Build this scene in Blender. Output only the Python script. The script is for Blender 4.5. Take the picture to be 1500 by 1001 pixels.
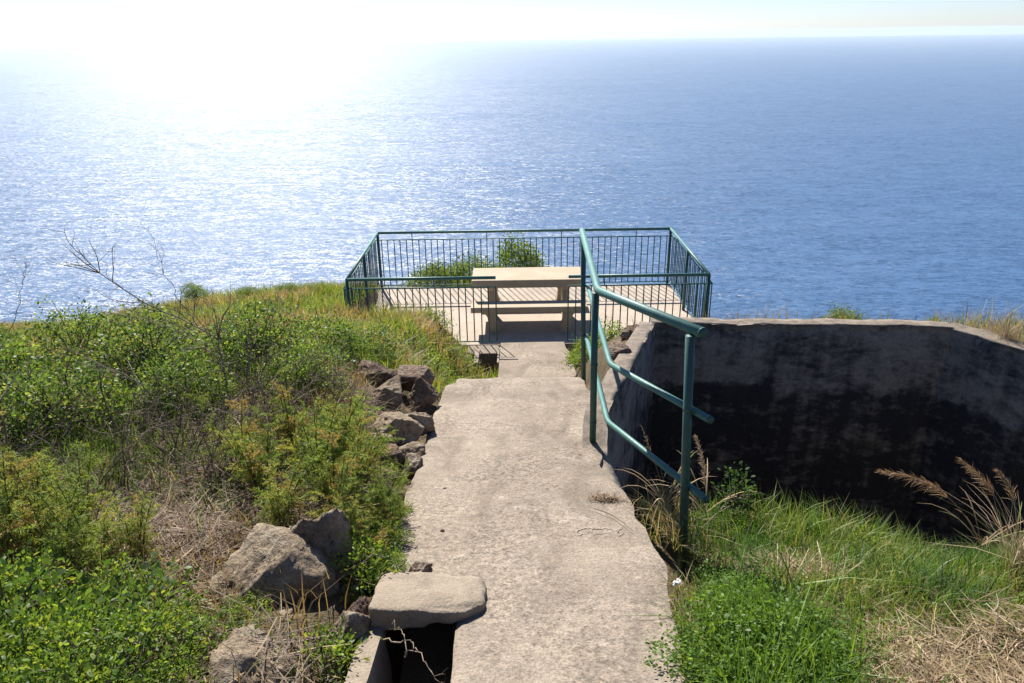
import bpy, bmesh, math, random
import numpy as np
from mathutils import Vector, Matrix, Euler

sc = bpy.context.scene
for o in list(bpy.data.objects):
    bpy.data.objects.remove(o)
C = sc.collection
pi = math.pi
rad = math.radians

# ------------------------------------------------------------------ camera
F_PX = 1100.0
PITCH, ROLL = rad(22.3), rad(-0.84)
cam_data = bpy.data.cameras.new('camera')
cam_data.lens = 36.0 * F_PX / 1500.0
cam_data.sensor_width = 36.0
cam_data.clip_start = 0.05
cam_data.clip_end = 300000
cam = bpy.data.objects.new('camera', cam_data)
C.objects.link(cam)
cam_rot = Matrix.Rotation(pi / 2 - PITCH, 3, 'X') @ Matrix.Rotation(ROLL, 3, 'Z')
cam.rotation_euler = cam_rot.to_euler()
sc.camera = cam
CR = np.array(cam_rot)

# ------------------------------------------------------------------ sky and sun
SUN_AZ, SUN_EL = rad(-18.5), rad(43.5)
world = bpy.data.worlds.new('World')
sc.world = world
world.use_nodes = True
wn = world.node_tree.nodes
wn.clear()
sky = wn.new('ShaderNodeTexSky')
sky.sky_type = 'NISHITA'
sky.sun_disc = False
sky.sun_elevation = SUN_EL
sky.sun_rotation = SUN_AZ
sky.altitude = 200
sky.air_density = 0.8
sky.dust_density = 0.3
sky.ozone_density = 2.0
bg = wn.new('ShaderNodeBackground')
bg.inputs['Strength'].default_value = 0.052
wo = wn.new('ShaderNodeOutputWorld')
tintn = wn.new('ShaderNodeMix'); tintn.data_type = 'RGBA'; tintn.blend_type = 'MULTIPLY'
tintn.inputs[0].default_value = 1.0; tintn.inputs[7].default_value = (0.97, 1.03, 1.25, 1)   # the camera's cool daylight balance
world.node_tree.links.new(sky.outputs[0], tintn.inputs[6])
world.node_tree.links.new(tintn.outputs[2], bg.inputs[0])
world.node_tree.links.new(bg.outputs[0], wo.inputs[0])
sun_data = bpy.data.lights.new('sun', 'SUN')
sun_data.energy = 5.0
sun_data.angle = rad(0.53)
sun_data.color = (1.0, 0.95, 0.87)
sun = bpy.data.objects.new('sun', sun_data)
C.objects.link(sun)
SUN = Vector((math.sin(SUN_AZ) * math.cos(SUN_EL), math.cos(SUN_AZ) * math.cos(SUN_EL), math.sin(SUN_EL)))
sun.rotation_euler = SUN.to_track_quat('Z', 'Y').to_euler()
sun.location = (-6, 18, 20)

sc.view_settings.view_transform = 'Standard'
sc.view_settings.look = 'None'
sc.view_settings.gamma = 1.0
sc.view_settings.use_curve_mapping = False
sc.view_settings.exposure = 1.10
sc.cycles.max_bounces = 6
sc.cycles.transparent_max_bounces = 8
sc.cycles.volume_bounces = 0
sc.cycles.use_denoising = True

# ------------------------------------------------------------------ pixel <-> world
def ray(px, py):
    return CR @ np.array([(px - 750) / F_PX, -(py - 500.5) / F_PX, -1.0])
def at(px, py, d):                      # point at horizontal distance d
    v = ray(px, py)
    return Vector(v * d / v[1])
def atz(px, py, z):                     # point at height z
    v = ray(px, py)
    return Vector(v * z / v[2])

# ------------------------------------------------------------------ noise
def _hash(i, j, s):
    n = (i * 374761393 + j * 668265263 + s * 974711) & 0x7fffffff
    n = ((n ^ (n >> 13)) * 1274126177) & 0x7fffffff
    return ((n ^ (n >> 16)) & 0xffff) / 65535.0
def vnoise(x, y, s=0):
    x = np.asarray(x, float); y = np.asarray(y, float)
    i = np.floor(x).astype(np.int64); j = np.floor(y).astype(np.int64)
    fx = x - i; fy = y - j
    fx = fx * fx * (3 - 2 * fx); fy = fy * fy * (3 - 2 * fy)
    a = _hash(i, j, s); b = _hash(i + 1, j, s); c = _hash(i, j + 1, s); d = _hash(i + 1, j + 1, s)
    return (a + (b - a) * fx) * (1 - fy) + (c + (d - c) * fx) * fy
def fbm(x, y, s=0, o=4):
    v = 0; a = 0.5
    for k in range(o):
        v = v + a * vnoise(np.asarray(x) * 2 ** k, np.asarray(y) * 2 ** k, s + 17 * k); a *= 0.5
    return v                             # about 0..1
def sstep(a, b, x):
    t = np.clip((np.asarray(x, float) - a) / (b - a), 0, 1)
    return t * t * (3 - 2 * t)

# ------------------------------------------------------------------ terrain function
FLOOR = -4.06
SEA = -250.0
FX0, FX1, FY0, FY1 = -2.24, 2.70, 9.8, 12.4          # viewing platform
PIT = [(0.60, 3.25), (0.48, 3.9), (0.54, 4.3), (1.26, 6.62), (4.02, 6.30), (5.40, 3.9), (5.95, 2.9), (2.6, 2.95), (1.3, 3.15)]
def zpath(y):
    return -1.45 - 0.21 * np.asarray(y, float)
def zlow(y):                                          # hidden steps and the lower slab
    return np.interp(y, [5.7, 5.9, 7.7, 9.8], [-2.66, -3.0, -3.80, -4.09])
def in_poly(x, y, poly):
    x = np.asarray(x, float); y = np.asarray(y, float)
    r = np.zeros(np.broadcast(x, y).shape, bool)
    n = len(poly)
    for k in range(n):
        x1, y1 = poly[k]; x2, y2 = poly[(k + 1) % n]
        c = ((y1 > y) != (y2 > y)) & (x < (x2 - x1) * (y - y1) / (y2 - y1 + 1e-12) + x1)
        r ^= c
    return r
FALL_Y = [14.2, 15.5, 18, 30, 80, 150, 220, 400]
FALL_Z = [-4.9, -6.6, -11, -32, -110, -200, -256, -256]
def H(x, y):
    x = np.asarray(x, float); y = np.asarray(y, float)
    n1 = fbm(x * 0.6, y * 0.6, 3) - 0.5
    n2 = fbm(x * 2.6, y * 2.6, 5) - 0.5
    left = np.interp(y, [-12, 0, 2.2, 4.5, 7, 9.5, 11.5, 12.8] + FALL_Y,
                     [1.1, -1.40, -1.87, -2.15, -2.85, -3.50, -3.85, -4.2] + FALL_Z)
    right = np.interp(y, [-12, 0, 3, 6.3, 6.8, 9.0, 10.5, 12.5] + FALL_Y,
                      [1.0, -1.47, -2.12, -2.55, -2.72, -3.9, -4.6, -5.2] + [z - 0.6 if z > -20 else z for z in FALL_Z])
    left = left - 0.62 * sstep(-3.0, -8.0, x) * sstep(5.5, 10.5, y) + 0.16 * sstep(-1.0, -3.5, x) * sstep(8, 4, y) + n1 * 0.35 * sstep(-0.6, -1.6, x) + n2 * 0.10
    right = right + n1 * 0.18 * sstep(0.7, 1.6, x) + n2 * 0.08 - 0.26 * sstep(0.42, 0.54, x) * sstep(1.9, 2.5, y) * sstep(1.05, 0.72, x) - 0.06 * sstep(0.42, 0.54, x) * sstep(0.9, 0.6, x)
    right = right - sstep(4.4, 9.0, x) * 0.9 - (0.14 + 0.20 * sstep(1.2, 2.2, x)) * sstep(2.3, 3.1, y) * sstep(0.65, 0.95, x) * sstep(4.2, 3.4, y)
    z = left + (right - left) * sstep(-0.2, 0.4, x)
    cor = np.where(y < 5.75, zpath(y) - 0.09, zlow(y) - 0.10)
    xl = np.where(y < 5.6, -0.55, -0.42 - 0.1 * sstep(9, 6, y))
    rw = np.where(y < 5.6, 0.16 + 0.5 * sstep(2.9, 3.6, y), 0.75)
    w = sstep(0, 1, (x - (xl - rw)) / rw) * np.where(y < 5.6, sstep(0.54, 0.44, x), sstep(0.85, 0.62, x))
    w = w * sstep(10.2, 9.9, y)
    z = z * (1 - w) + cor * w
    # the platform is cut into the slope
    m = sstep(FX0 - 0.02, FX0 + 0.12, x) * sstep(FX1 + 0.25, FX1 + 0.05, x) * sstep(9.55, 9.8, y) * sstep(12.7, 12.45, y)
    z = np.where(m > 0, np.minimum(z, z * (1 - m) + (FLOOR - 0.30) * m), z)
    # drain channel beside the near path
    dr = (x > -0.50) & (x < -0.16) & (y < 3.3)
    z = np.where(dr, -2.45, z)
    z = np.where((x > -0.53) & (x < -0.12) & (y > 8.7) & (y < 9.6), -4.6, z)
    pit = in_poly(x, y, PIT)
    z = np.where(pit, -4.65, z)
    return z
def blocked(x, y, m=0.0):
    b = (x > -0.58 + m) & (x < 0.66 - m) & (y < 5.8)
    b |= (x > -0.20) & (x < 0.78) & (y >= 5.6) & (y < 9.9)
    b |= (x > FX0 - 0.02) & (x < FX1 + 0.1) & (y > FY0 - 0.05) & (y < FY1 + 0.12)
    b |= in_poly(x, y, PIT)
    b |= (x > -0.6) & (x < -0.1) & (y < 2.4)
    b |= (x > -0.55) & (x < -0.15) & (y > 8.75) & (y < 9.8)
    b |= (x > 0.5) & (x < 0.84 - 0.12 * np.abs(y - 2.85)) & (y > 2.2) & (y < 3.2)
    return b
def hit(px, py):
    v = ray(px, py); v = v / v[1]
    t = np.arange(0.9, 16, 0.02)
    g = H(v[0] * t, t)
    k = np.argmax(v[2] * t < g)
    return Vector((v[0] * t[k], t[k], float(g[k])))

# ------------------------------------------------------------------ object helpers
def link(name, me, mat=None, parent=None):
    o = bpy.data.objects.new(name, me)
    C.objects.link(o)
    if mat is not None and me is not None:
        me.materials.append(mat)
    if parent is not None:
        o.parent = parent
    return o
def tag(o, label, cat=None, group=None, kind=None):
    o['label'] = label
    if cat: o['category'] = cat
    if group: o['group'] = group
    if kind: o['kind'] = kind
    return o
def thing(name, label, cat, loc=(0, 0, 0), rz=0, group=None):
    o = bpy.data.objects.new(name, None)
    C.objects.link(o)
    o.empty_display_size = 0.1
    o.location = loc
    o.rotation_euler = (0, 0, rz)
    return tag(o, label, cat, group)
def copy_tree(o, parent=None):
    c = o.copy(); C.objects.link(c); c.parent = parent
    for ch in list(o.children):
        copy_tree(ch, c)
    return c

class Geo:
    """collects numpy geometry with a colour for each vertex"""
    def __init__(s):
        s.v = []; s.c = []; s.f4 = []; s.f3 = []; s.n = 0
    def add(s, v, c, f4=None, f3=None):
        v = np.asarray(v, np.float32).reshape(-1, 3)
        c = np.broadcast_to(np.asarray(c, np.float32), v.shape)
        if f4 is not None and len(f4): s.f4.append(np.asarray(f4, np.int64).reshape(-1, 4) + s.n)
        if f3 is not None and len(f3): s.f3.append(np.asarray(f3, np.int64).reshape(-1, 3) + s.n)
        s.v.append(v); s.c.append(c); s.n += len(v)
    def strips(s, P, Wd, S, col):
        """P (n,k,3) centre lines, Wd (n,k) half widths, S (n,3) side vectors, col (n,3) or (n,k,3)"""
        n, k, _ = P.shape
        off = Wd[:, :, None] * S[:, None, :]
        v = np.stack([P - off, P + off], 2).reshape(-1, 3)
        if col.ndim == 2: col = np.repeat(col[:, None, :], k, 1)
        c = np.repeat(col[:, :, None, :], 2, 2).reshape(-1, 3)
        b = (np.arange(n) * k * 2)[:, None] + (np.arange(k - 1) * 2)[None, :]
        f = np.stack([b, b + 1, b + 3, b + 2], -1).reshape(-1, 4)
        s.add(v, c, f4=f)
    def tube(s, P, R, sides=5, col=(0.2, 0.2, 0.2), cap=True):
        P = np.asarray(P, float); k = len(P)
        R = np.broadcast_to(np.asarray(R, float), (k,))
        T = np.gradient(P, axis=0); T /= np.linalg.norm(T, axis=1)[:, None] + 1e-9
        ref = np.array([0.0, 0, 1]) if abs(T[0][2]) < 0.9 else np.array([1.0, 0, 0])
        u = np.cross(ref, T[0]); u /= np.linalg.norm(u)
        V = []
        for i in range(k):
            u = u - T[i] * u.dot(T[i]); u /= np.linalg.norm(u) + 1e-9
            w = np.cross(T[i], u)
            a = np.arange(sides) * 2 * pi / sides
            V.append(P[i] + R[i] * (np.cos(a)[:, None] * u + np.sin(a)[:, None] * w))
        V = np.concatenate(V)
        i = np.arange(k - 1)[:, None] * sides; j = np.arange(sides)[None, :]; j2 = (j + 1) % sides
        f = np.stack([i + j, i + j2, i + sides + j2, i + sides + j], -1).reshape(-1, 4)
        f3 = None
        if cap:
            V = np.concatenate([V, P[:1], P[-1:]])
            a, b = len(V) - 2, len(V) - 1; e = (k - 1) * sides
            f3 = [(a, (q + 1) % sides, q) for q in range(sides)] + [(b, e + q, e + (q + 1) % sides) for q in range(sides)]
        s.add(V, col, f4=f, f3=f3)
    def mesh(s, name, smooth=False):
        v = np.concatenate(s.v); c = np.concatenate(s.c)
        f4 = np.concatenate(s.f4) if s.f4 else np.zeros((0, 4), np.int64)
        f3 = np.concatenate(s.f3) if s.f3 else np.zeros((0, 3), np.int64)
        me = bpy.data.meshes.new(name)
        me.vertices.add(len(v)); me.vertices.foreach_set('co', v.astype(np.float32).ravel())
        loops = np.concatenate([f4.ravel(), f3.ravel()]).astype(np.int32)
        nl = len(f4) + len(f3)
        st = np.concatenate([np.arange(len(f4)) * 4, len(f4) * 4 + np.arange(len(f3)) * 3]).astype(np.int32)
        me.loops.add(len(loops)); me.loops.foreach_set('vertex_index', loops)
        me.polygons.add(nl); me.polygons.foreach_set('loop_start', st)
        if smooth: me.polygons.foreach_set('use_smooth', np.ones(nl, bool))
        a = me.attributes.new('tint', 'FLOAT_COLOR', 'POINT')
        a.data.foreach_set('color', np.concatenate([c, np.ones((len(c), 1))], 1).astype(np.float32).ravel())
        me.update(calc_edges=True); me.validate()
        return me

def bm_obj(name, bm, mat, parent=None, smooth=False):
    bmesh.ops.recalc_face_normals(bm, faces=bm.faces)
    me = bpy.data.meshes.new(name)
    bm.to_mesh(me); bm.free()
    if smooth:
        for p in me.polygons: p.use_smooth = True
    return link(name, me, mat, parent)
def box_bm(x0, x1, y0, y1, z0, z1, bevel=0.0, seg=2):
    bm = bmesh.new()
    bmesh.ops.create_cube(bm, size=1)
    for v in bm.verts:
        v.co = Vector((x0 + (v.co.x + .5) * (x1 - x0), y0 + (v.co.y + .5) * (y1 - y0), z0 + (v.co.z + .5) * (z1 - z0)))
    if bevel:
        bmesh.ops.bevel(bm, geom=bm.edges[:], offset=bevel, segments=seg, affect='EDGES', profile=0.6)
    return bm
def unit(v):
    return v / (np.linalg.norm(v, axis=-1, keepdims=True) + 1e-9)

# ------------------------------------------------------------------ materials
class M:
    def __init__(s, name):
        s.m = bpy.data.materials.new(name); s.m.use_nodes = True
        s.t = s.m.node_tree; s.t.nodes.clear()
        s.out = s.n('ShaderNodeOutputMaterial')
    def n(s, typ, **kw):
        o = s.t.nodes.new(typ)
        for k, v in kw.items(): setattr(o, k, v)
        return o
    def l(s, a, b): s.t.links.new(a, b)
    def coord(s, out='Object', scale=(1, 1, 1), rot=(0, 0, 0)):
        tc = s.n('ShaderNodeTexCoord'); mp = s.n('ShaderNodeMapping')
        mp.inputs['Scale'].default_value = scale; mp.inputs['Rotation'].default_value = rot
        s.l(tc.outputs[out], mp.inputs[0]); return mp.outputs[0]
    def noise(s, vec, scale, detail=4, rough=0.55, dist=0.0):
        o = s.n('ShaderNodeTexNoise')
        o.inputs['Scale'].default_value = scale; o.inputs['Detail'].default_value = detail
        o.inputs['Roughness'].default_value = rough; o.inputs['Distortion'].default_value = dist
        s.l(vec, o.inputs['Vector']); return o.outputs[0]
    def vor(s, vec, scale, feature='F1'):
        o = s.n('ShaderNodeTexVoronoi', feature=feature); o.inputs['Scale'].default_value = scale
        s.l(vec, o.inputs['Vector']); return o
    def ramp(s, fac, stops):
        o = s.n('ShaderNodeValToRGB'); e = o.color_ramp.elements
        while len(e) > 1: e.remove(e[-1])
        e[0].position = stops[0][0]; e[0].color = (*stops[0][1], 1) if isinstance(stops[0][1], tuple) else (stops[0][1],) * 3 + (1,)
        for p, c in stops[1:]:
            q = e.new(p); q.color = (*c, 1) if isinstance(c, tuple) else (c,) * 3 + (1,)
        s.l(fac, o.inputs[0]); return o.outputs[0]
    def mix(s, fac, a, b, blend='MIX'):
        o = s.n('ShaderNodeMix', data_type='RGBA', blend_type=blend)
        for sock, v in ((o.inputs[0], fac), (o.inputs[6], a), (o.inputs[7], b)):
            if isinstance(v, (int, float)): sock.default_value = v
            elif isinstance(v, tuple): sock.default_value = (*v, 1)
            else: s.l(v, sock)
        return o.outputs[2]
    def math(s, op, a, b=0.0):
        o = s.n('ShaderNodeMath', operation=op)
        for sock, v in ((o.inputs[0], a), (o.inputs[1], b)):
            if isinstance(v, (int, float)): sock.default_value = v
            else: s.l(v, sock)
        return o.outputs[0]
    def bump(s, h, strength=0.5, dist=0.01, normal=None):
        o = s.n('ShaderNodeBump'); o.inputs['Strength'].default_value = strength; o.inputs['Distance'].default_value = dist
        s.l(h, o.inputs['Height'])
        if normal is not None: s.l(normal, o.inputs['Normal'])
        return o.outputs[0]
    def bsdf(s, col, rough=0.8, normal=None, spec=0.3, metal=0.0, ior=None):
        o = s.n('ShaderNodeBsdfPrincipled')
        if isinstance(col, tuple): o.inputs['Base Color'].default_value = (*col, 1)
        else: s.l(col, o.inputs['Base Color'])
        if isinstance(rough, (int, float)): o.inputs['Roughness'].default_value = rough
        else: s.l(rough, o.inputs['Roughness'])
        o.inputs['Specular IOR Level'].default_value = spec; o.inputs['Metallic'].default_value = metal
        if ior: o.inputs['IOR'].default_value = ior
        if normal is not None: s.l(normal, o.inputs['Normal'])
        return o
    def done(s, sh):
        s.l(sh.outputs[0] if hasattr(sh, 'outputs') else sh, s.out.inputs[0]); return s.m

def mat_concrete(name, a, b, dark, stain=0.5, scale=1.0, speck=0.5, bump=0.5, rough=0.9):
    m = M(name); v = m.coord('Object')
    big = m.noise(v, 1.3 * scale, 5, 0.6, 0.4)
    col = m.mix(m.ramp(big, [(0.3, 0.0), (0.7, 1.0)]), a, b)
    med = m.noise(v, 7 * scale, 6, 0.65)
    col = m.mix(m.math('MULTIPLY', m.ramp(med, [(0.50, 0.0), (0.72, 1.0)]), stain), col, dark)
    fine = m.noise(v, 95 * scale, 3, 0.7)
    col = m.mix(speck, col, m.ramp(fine, [(0.25, 0.35), (0.5, 1.0), (0.75, 1.35)]), 'MULTIPLY')
    vo = m.vor(v, 55 * scale)
    h = m.math('ADD', m.math('MULTIPLY', fine, 0.6), m.math('ADD', m.math('MULTIPLY', med, 1.2), m.math('MULTIPLY', vo.outputs['Distance'], 0.5)))
    return m.done(m.bsdf(col, rough, m.bump(h, bump, 0.012), 0.2))
def mat_tint(name, trans=0.35, rough=0.5, spec=0.35, tcol=(1.25, 1.15, 0.55), var=0.0):
    m = M(name)
    at_ = m.n('ShaderNodeAttribute', attribute_name='tint')
    col = at_.outputs['Color']
    if var:
        nz = m.noise(m.coord('Object'), 30, 3)
        col = m.mix(var, col, m.ramp(nz, [(0.3, 0.5), (0.7, 1.4)]), 'MULTIPLY')
    p = m.bsdf(col, rough, None, spec)
    if trans <= 0: return m.done(p)
    tr = m.n('ShaderNodeBsdfTranslucent')
    m.l(m.mix(1.0, col, tcol, 'MULTIPLY'), tr.inputs[0])
    ms = m.n('ShaderNodeMixShader'); ms.inputs[0].default_value = trans
    m.l(p.outputs[0], ms.inputs[1]); m.l(tr.outputs[0], ms.inputs[2])
    return m.done(ms)

def mat_path():
    m = M('worn_path_concrete'); v = m.coord('Object')
    big = m.noise(v, 1.1, 5, 0.6, 0.6)
    col = m.mix(m.ramp(big, [(0.32, 0.0), (0.68, 1.0)]), (0.200, 0.163, 0.126), (0.292, 0.244, 0.191))
    vs = m.coord('Object', (3.2, 16, 6))
    sm = m.noise(vs, 1.0, 5, 0.6, 0.5)
    col = m.mix(m.math('MULTIPLY', m.ramp(sm, [(0.45, 0.0), (0.75, 1.0)]), 0.45), col, (0.18, 0.153, 0.125))
    blot = m.noise(v, 9, 5, 0.65)
    col = m.mix(m.math('MULTIPLY', m.ramp(blot, [(0.55, 0.0), (0.72, 1.0)]), 0.55), col, (0.15, 0.130, 0.108))
    pale = m.noise(v, 5.0, 5, 0.7, 1.0)
    col = m.mix(m.math('MULTIPLY', m.ramp(pale, [(0.58, 0.0), (0.70, 1.0)]), 0.4), col, (0.43, 0.38, 0.31))
    fine = m.noise(v, 130, 3, 0.75)
    col = m.mix(0.6, col, m.ramp(fine, [(0.30, 0.35), (0.5, 1.0), (0.70, 1.5)]), 'MULTIPLY')
    vo = m.vor(v, 70)
    col = m.mix(0.4, col, m.ramp(vo.outputs['Distance'], [(0.0, 0.55), (0.5, 1.15)]), 'MULTIPLY')
    gr = m.noise(v, 42, 4, 0.8)
    col = m.mix(m.ramp(m.noise(v, 1.7, 3, 0.6), [(0.40, 0.12), (0.60, 0.85)]), col, m.ramp(gr, [(0.36, 0.40), (0.5, 1.0), (0.64, 1.45)]), 'MULTIPLY')
    st = m.noise(m.coord('Object', (2.2, 0.9, 1)), 1.6, 5, 0.6, 1.2)
    col = m.mix(m.math('MULTIPLY', m.ramp(st, [(0.48, 0.0), (0.62, 1.0)]), 0.5), col, m.mix(1.0, col, (0.58, 0.56, 0.55), 'MULTIPLY'))
    pit_ = m.noise(v, 26, 2, 0.5)
    col = m.mix(m.math('MULTIPLY', m.ramp(pit_, [(0.68, 0.0), (0.73, 1.0)]), 0.7), col, (0.10, 0.085, 0.07))
    h = m.math('ADD', m.math('MULTIPLY', gr, 0.9), m.math('ADD', m.math('MULTIPLY', fine, 0.9), m.math('ADD', m.math('MULTIPLY', blot, 0.8), m.math('ADD', m.math('MULTIPLY', vo.outputs['Distance'], 0.7), m.math('MULTIPLY', sm, 0.35)))))
    return m.done(m.bsdf(col, 0.92, m.bump(h, 0.5, 0.008), 0.15))

def mat_wall():
    m = M('stained_wall_concrete'); v = m.coord('Object')
    vs = m.coord('Object', (0.9, 0.9, 1.7))
    n1 = m.noise(vs, 1.6, 6, 0.62, 0.7)
    n2 = m.noise(vs, 7.0, 9, 0.78, 0.3)
    n3 = m.noise(m.coord('Object', (9, 9, 0.7)), 1.0, 4, 0.6)          # streaks running down
    grey = m.mix(n2, (0.13, 0.130, 0.126), (0.31, 0.305, 0.28))
    f = m.math('ADD', m.math('MULTIPLY', n1, 0.40), m.math('ADD', m.math('MULTIPLY', n2, 0.45), m.math('MULTIPLY', n3, 0.22)))
    # lower pour of the wall is coloured darker than the upper one
    sep = m.n('ShaderNodeSeparateXYZ'); m.l(v, sep.inputs[0])
    lift = m.ramp(m.math('ADD', sep.outputs[2], m.math('ADD', -1.62, m.math('MULTIPLY', n1, 0.40))), [(0.0, 1.0), (0.12, 0.0)])
    f2 = m.math('SUBTRACT', f, m.math('MULTIPLY', lift, 0.11))
    col = m.mix(m.ramp(f2, [(0.43, 0.0), (0.56, 1.0)]), (0.034, 0.037, 0.042), grey)
    col = m.mix(0.6, col, m.ramp(m.noise(v, 30, 6, 0.75), [(0.3, 0.5), (0.7, 1.5)]), 'MULTIPLY')
    col = m.mix(m.math('MULTIPLY', m.ramp(m.noise(v, 3.0, 4), [(0.55, 0.0), (0.7, 1.0)]), 0.35), col, (0.05, 0.06, 0.03))
    # upward facing top takes a tan bare concrete colour
    ge = m.n('ShaderNodeNewGeometry'); sn = m.n('ShaderNodeSeparateXYZ'); m.l(ge.outputs['Normal'], sn.inputs[0])
    top = m.ramp(sn.outputs[2], [(0.55, 0.0), (0.8, 1.0)])
    bare = m.mix(m.ramp(m.noise(v, 12, 5, 0.7), [(0.35, 0.0), (0.65, 1.0)]), (0.115, 0.095, 0.075), (0.23, 0.19, 0.15))
    col = m.mix(top, col, bare)
    h = m.math('ADD', n2, m.math('MULTIPLY', m.noise(v, 40, 4, 0.7), 0.5))
    return m.done(m.bsdf(col, 0.9, m.bump(h, 0.6, 0.02), 0.2))

def mat_rock(name, a, b, dark):
    m = M(name)
    tc = m.n('ShaderNodeTexCoord'); oi = m.n('ShaderNodeObjectInfo')
    ad = m.n('ShaderNodeVectorMath', operation='ADD'); m.l(tc.outputs['Object'], ad.inputs[0])
    sc_ = m.n('ShaderNodeVectorMath', operation='SCALE'); m.l(oi.outputs['Location'], sc_.inputs[0]); sc_.inputs['Scale'].default_value = 3.0
    m.l(sc_.outputs[0], ad.inputs[1]); v = ad.outputs[0]
    n1 = m.noise(v, 6, 6, 0.65, 0.5); n2 = m.noise(v, 24, 6, 0.7); n3 = m.noise(v, 110, 3, 0.7)
    col = m.mix(m.ramp(n1, [(0.35, 0.0), (0.65, 1.0)]), a, b)
    col = m.mix(m.ramp(n2, [(0.30, 1.0), (0.48, 0.0)]), col, dark)
    col = m.mix(m.math('MULTIPLY', m.ramp(m.noise(v, 9, 5, 0.7), [(0.54, 0.0), (0.60, 1.0)]), 0.6), col, (0.36, 0.315, 0.24))
    col = m.mix(0.6, col, m.ramp(n3, [(0.3, 0.45), (0.7, 1.4)]), 'MULTIPLY')
    vo = m.vor(v, 38)
    h = m.math('ADD', m.math('MULTIPLY', n2, 1.4), m.math('ADD', m.math('MULTIPLY', n3, 0.5), m.math('MULTIPLY', vo.outputs['Distance'], 0.5)))
    return m.done(m.bsdf(col, 0.92, m.bump(h, 0.9, 0.02), 0.15))

def mat_paint(name, a, b, chip=0.5):
    m = M(name); v = m.coord('Object')
    n = m.noise(v, 9, 5, 0.6); n2 = m.noise(v, 60, 4, 0.7)
    col = m.mix(m.ramp(n, [(0.35, 0.0), (0.65, 1.0)]), a, b)
    col = m.mix(m.math('MULTIPLY', m.ramp(n2, [(0.66, 0.0), (0.71, 1.0)]), chip), col, (0.17, 0.12, 0.085))
    r = m.ramp(n2, [(0.3, 0.42), (0.8, 0.7)])
    return m.done(m.bsdf(col, r, m.bump(m.math('ADD', n2, n), 0.25, 0.002), 0.5))

def mat_soil():
    m = M('slope_soil'); v = m.coord('Object')
    n1 = m.noise(v, 1.6, 5, 0.6); n2 = m.noise(v, 14, 6, 0.7); n3 = m.noise(v, 80, 3, 0.7)
    col = m.mix(m.ramp(n1, [(0.35, 0.0), (0.65, 1.0)]), (0.12, 0.085, 0.055), (0.19, 0.14, 0.085))
    col = m.mix(m.ramp(n2, [(0.4, 0.0), (0.65, 1.0)]), col, (0.085, 0.075, 0.04))
    col = m.mix(0.7, col, m.ramp(n3, [(0.3, 0.4), (0.7, 1.5)]), 'MULTIPLY')
    h = m.math('ADD', n2, m.math('MULTIPLY', n3, 0.5))
    return m.done(m.bsdf(col, 0.95, m.bump(h, 1.0, 0.03), 0.1))

def mat_sea():
    m = M('sea_water')
    sh = m.n('ShaderNodeTexCoord')
    def lay(sx, sy, rot, det, dist=0.0, rough=0.5):
        mp = m.n('ShaderNodeMapping'); mp.inputs['Scale'].default_value = (sx, sy, 1); mp.inputs['Rotation'].default_value = (0, 0, rot)
        m.l(sh.outputs['Object'], mp.inputs[0]); return m.noise(mp.outputs[0], 1.0, det, rough, dist)
    def slope(sx, sy, rot, det, k, rough=0.55):
        mp = m.n('ShaderNodeMapping'); mp.inputs['Scale'].default_value = (sx, sy, 1); mp.inputs['Rotation'].default_value = (0, 0, rot)
        m.l(sh.outputs['Object'], mp.inputs[0])
        o = m.n('ShaderNodeTexNoise'); o.inputs['Scale'].default_value = 1.0; o.inputs['Detail'].default_value = det; o.inputs['Roughness'].default_value = rough
        o.inputs['Distortion'].default_value = 0.3
        m.l(mp.outputs[0], o.inputs['Vector'])
        v = m.n('ShaderNodeVectorMath', operation='SUBTRACT'); m.l(o.outputs['Color'], v.inputs[0]); v.inputs[1].default_value = (0.5, 0.5, 0.5)
        w = m.n('ShaderNodeVectorMath', operation='MULTIPLY'); m.l(v.outputs[0], w.inputs[0]); w.inputs[1].default_value = (k, k, 0)
        return w.outputs[0]
    def vadd(a_, b_):
        o = m.n('ShaderNodeVectorMath', operation='ADD'); m.l(a_, o.inputs[0])
        if isinstance(b_, tuple): o.inputs[1].default_value = b_
        else: m.l(b_, o.inputs[1])
        return o.outputs[0]
    sl = vadd(slope(1 / 11, 1 / 3.2, rad(66), 3, 1.45), slope(1 / 3.0, 1 / 1.4, rad(45), 2, 1.2))
    sl = vadd(sl, slope(1 / 60, 1 / 15, rad(68), 3, 0.65))
    nv = m.n('ShaderNodeVectorMath', operation='NORMALIZE'); m.l(vadd(sl, (0, 0, 1)), nv.inputs[0])
    nb = nv.outputs[0]
    gust = lay(1 / 900, 1 / 260, rad(20), 4, 0.5)
    col = m.mix(m.ramp(gust, [(0.3, 0.0), (0.7, 1.0)]), (0.030, 0.082, 0.178), (0.037, 0.094, 0.196))
    p = m.bsdf(col, m.ramp(gust, [(0.32, 0.37), (0.68, 0.49)]), nb, 0.33, 0.0, 1.333)
    return m.done(p)

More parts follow.
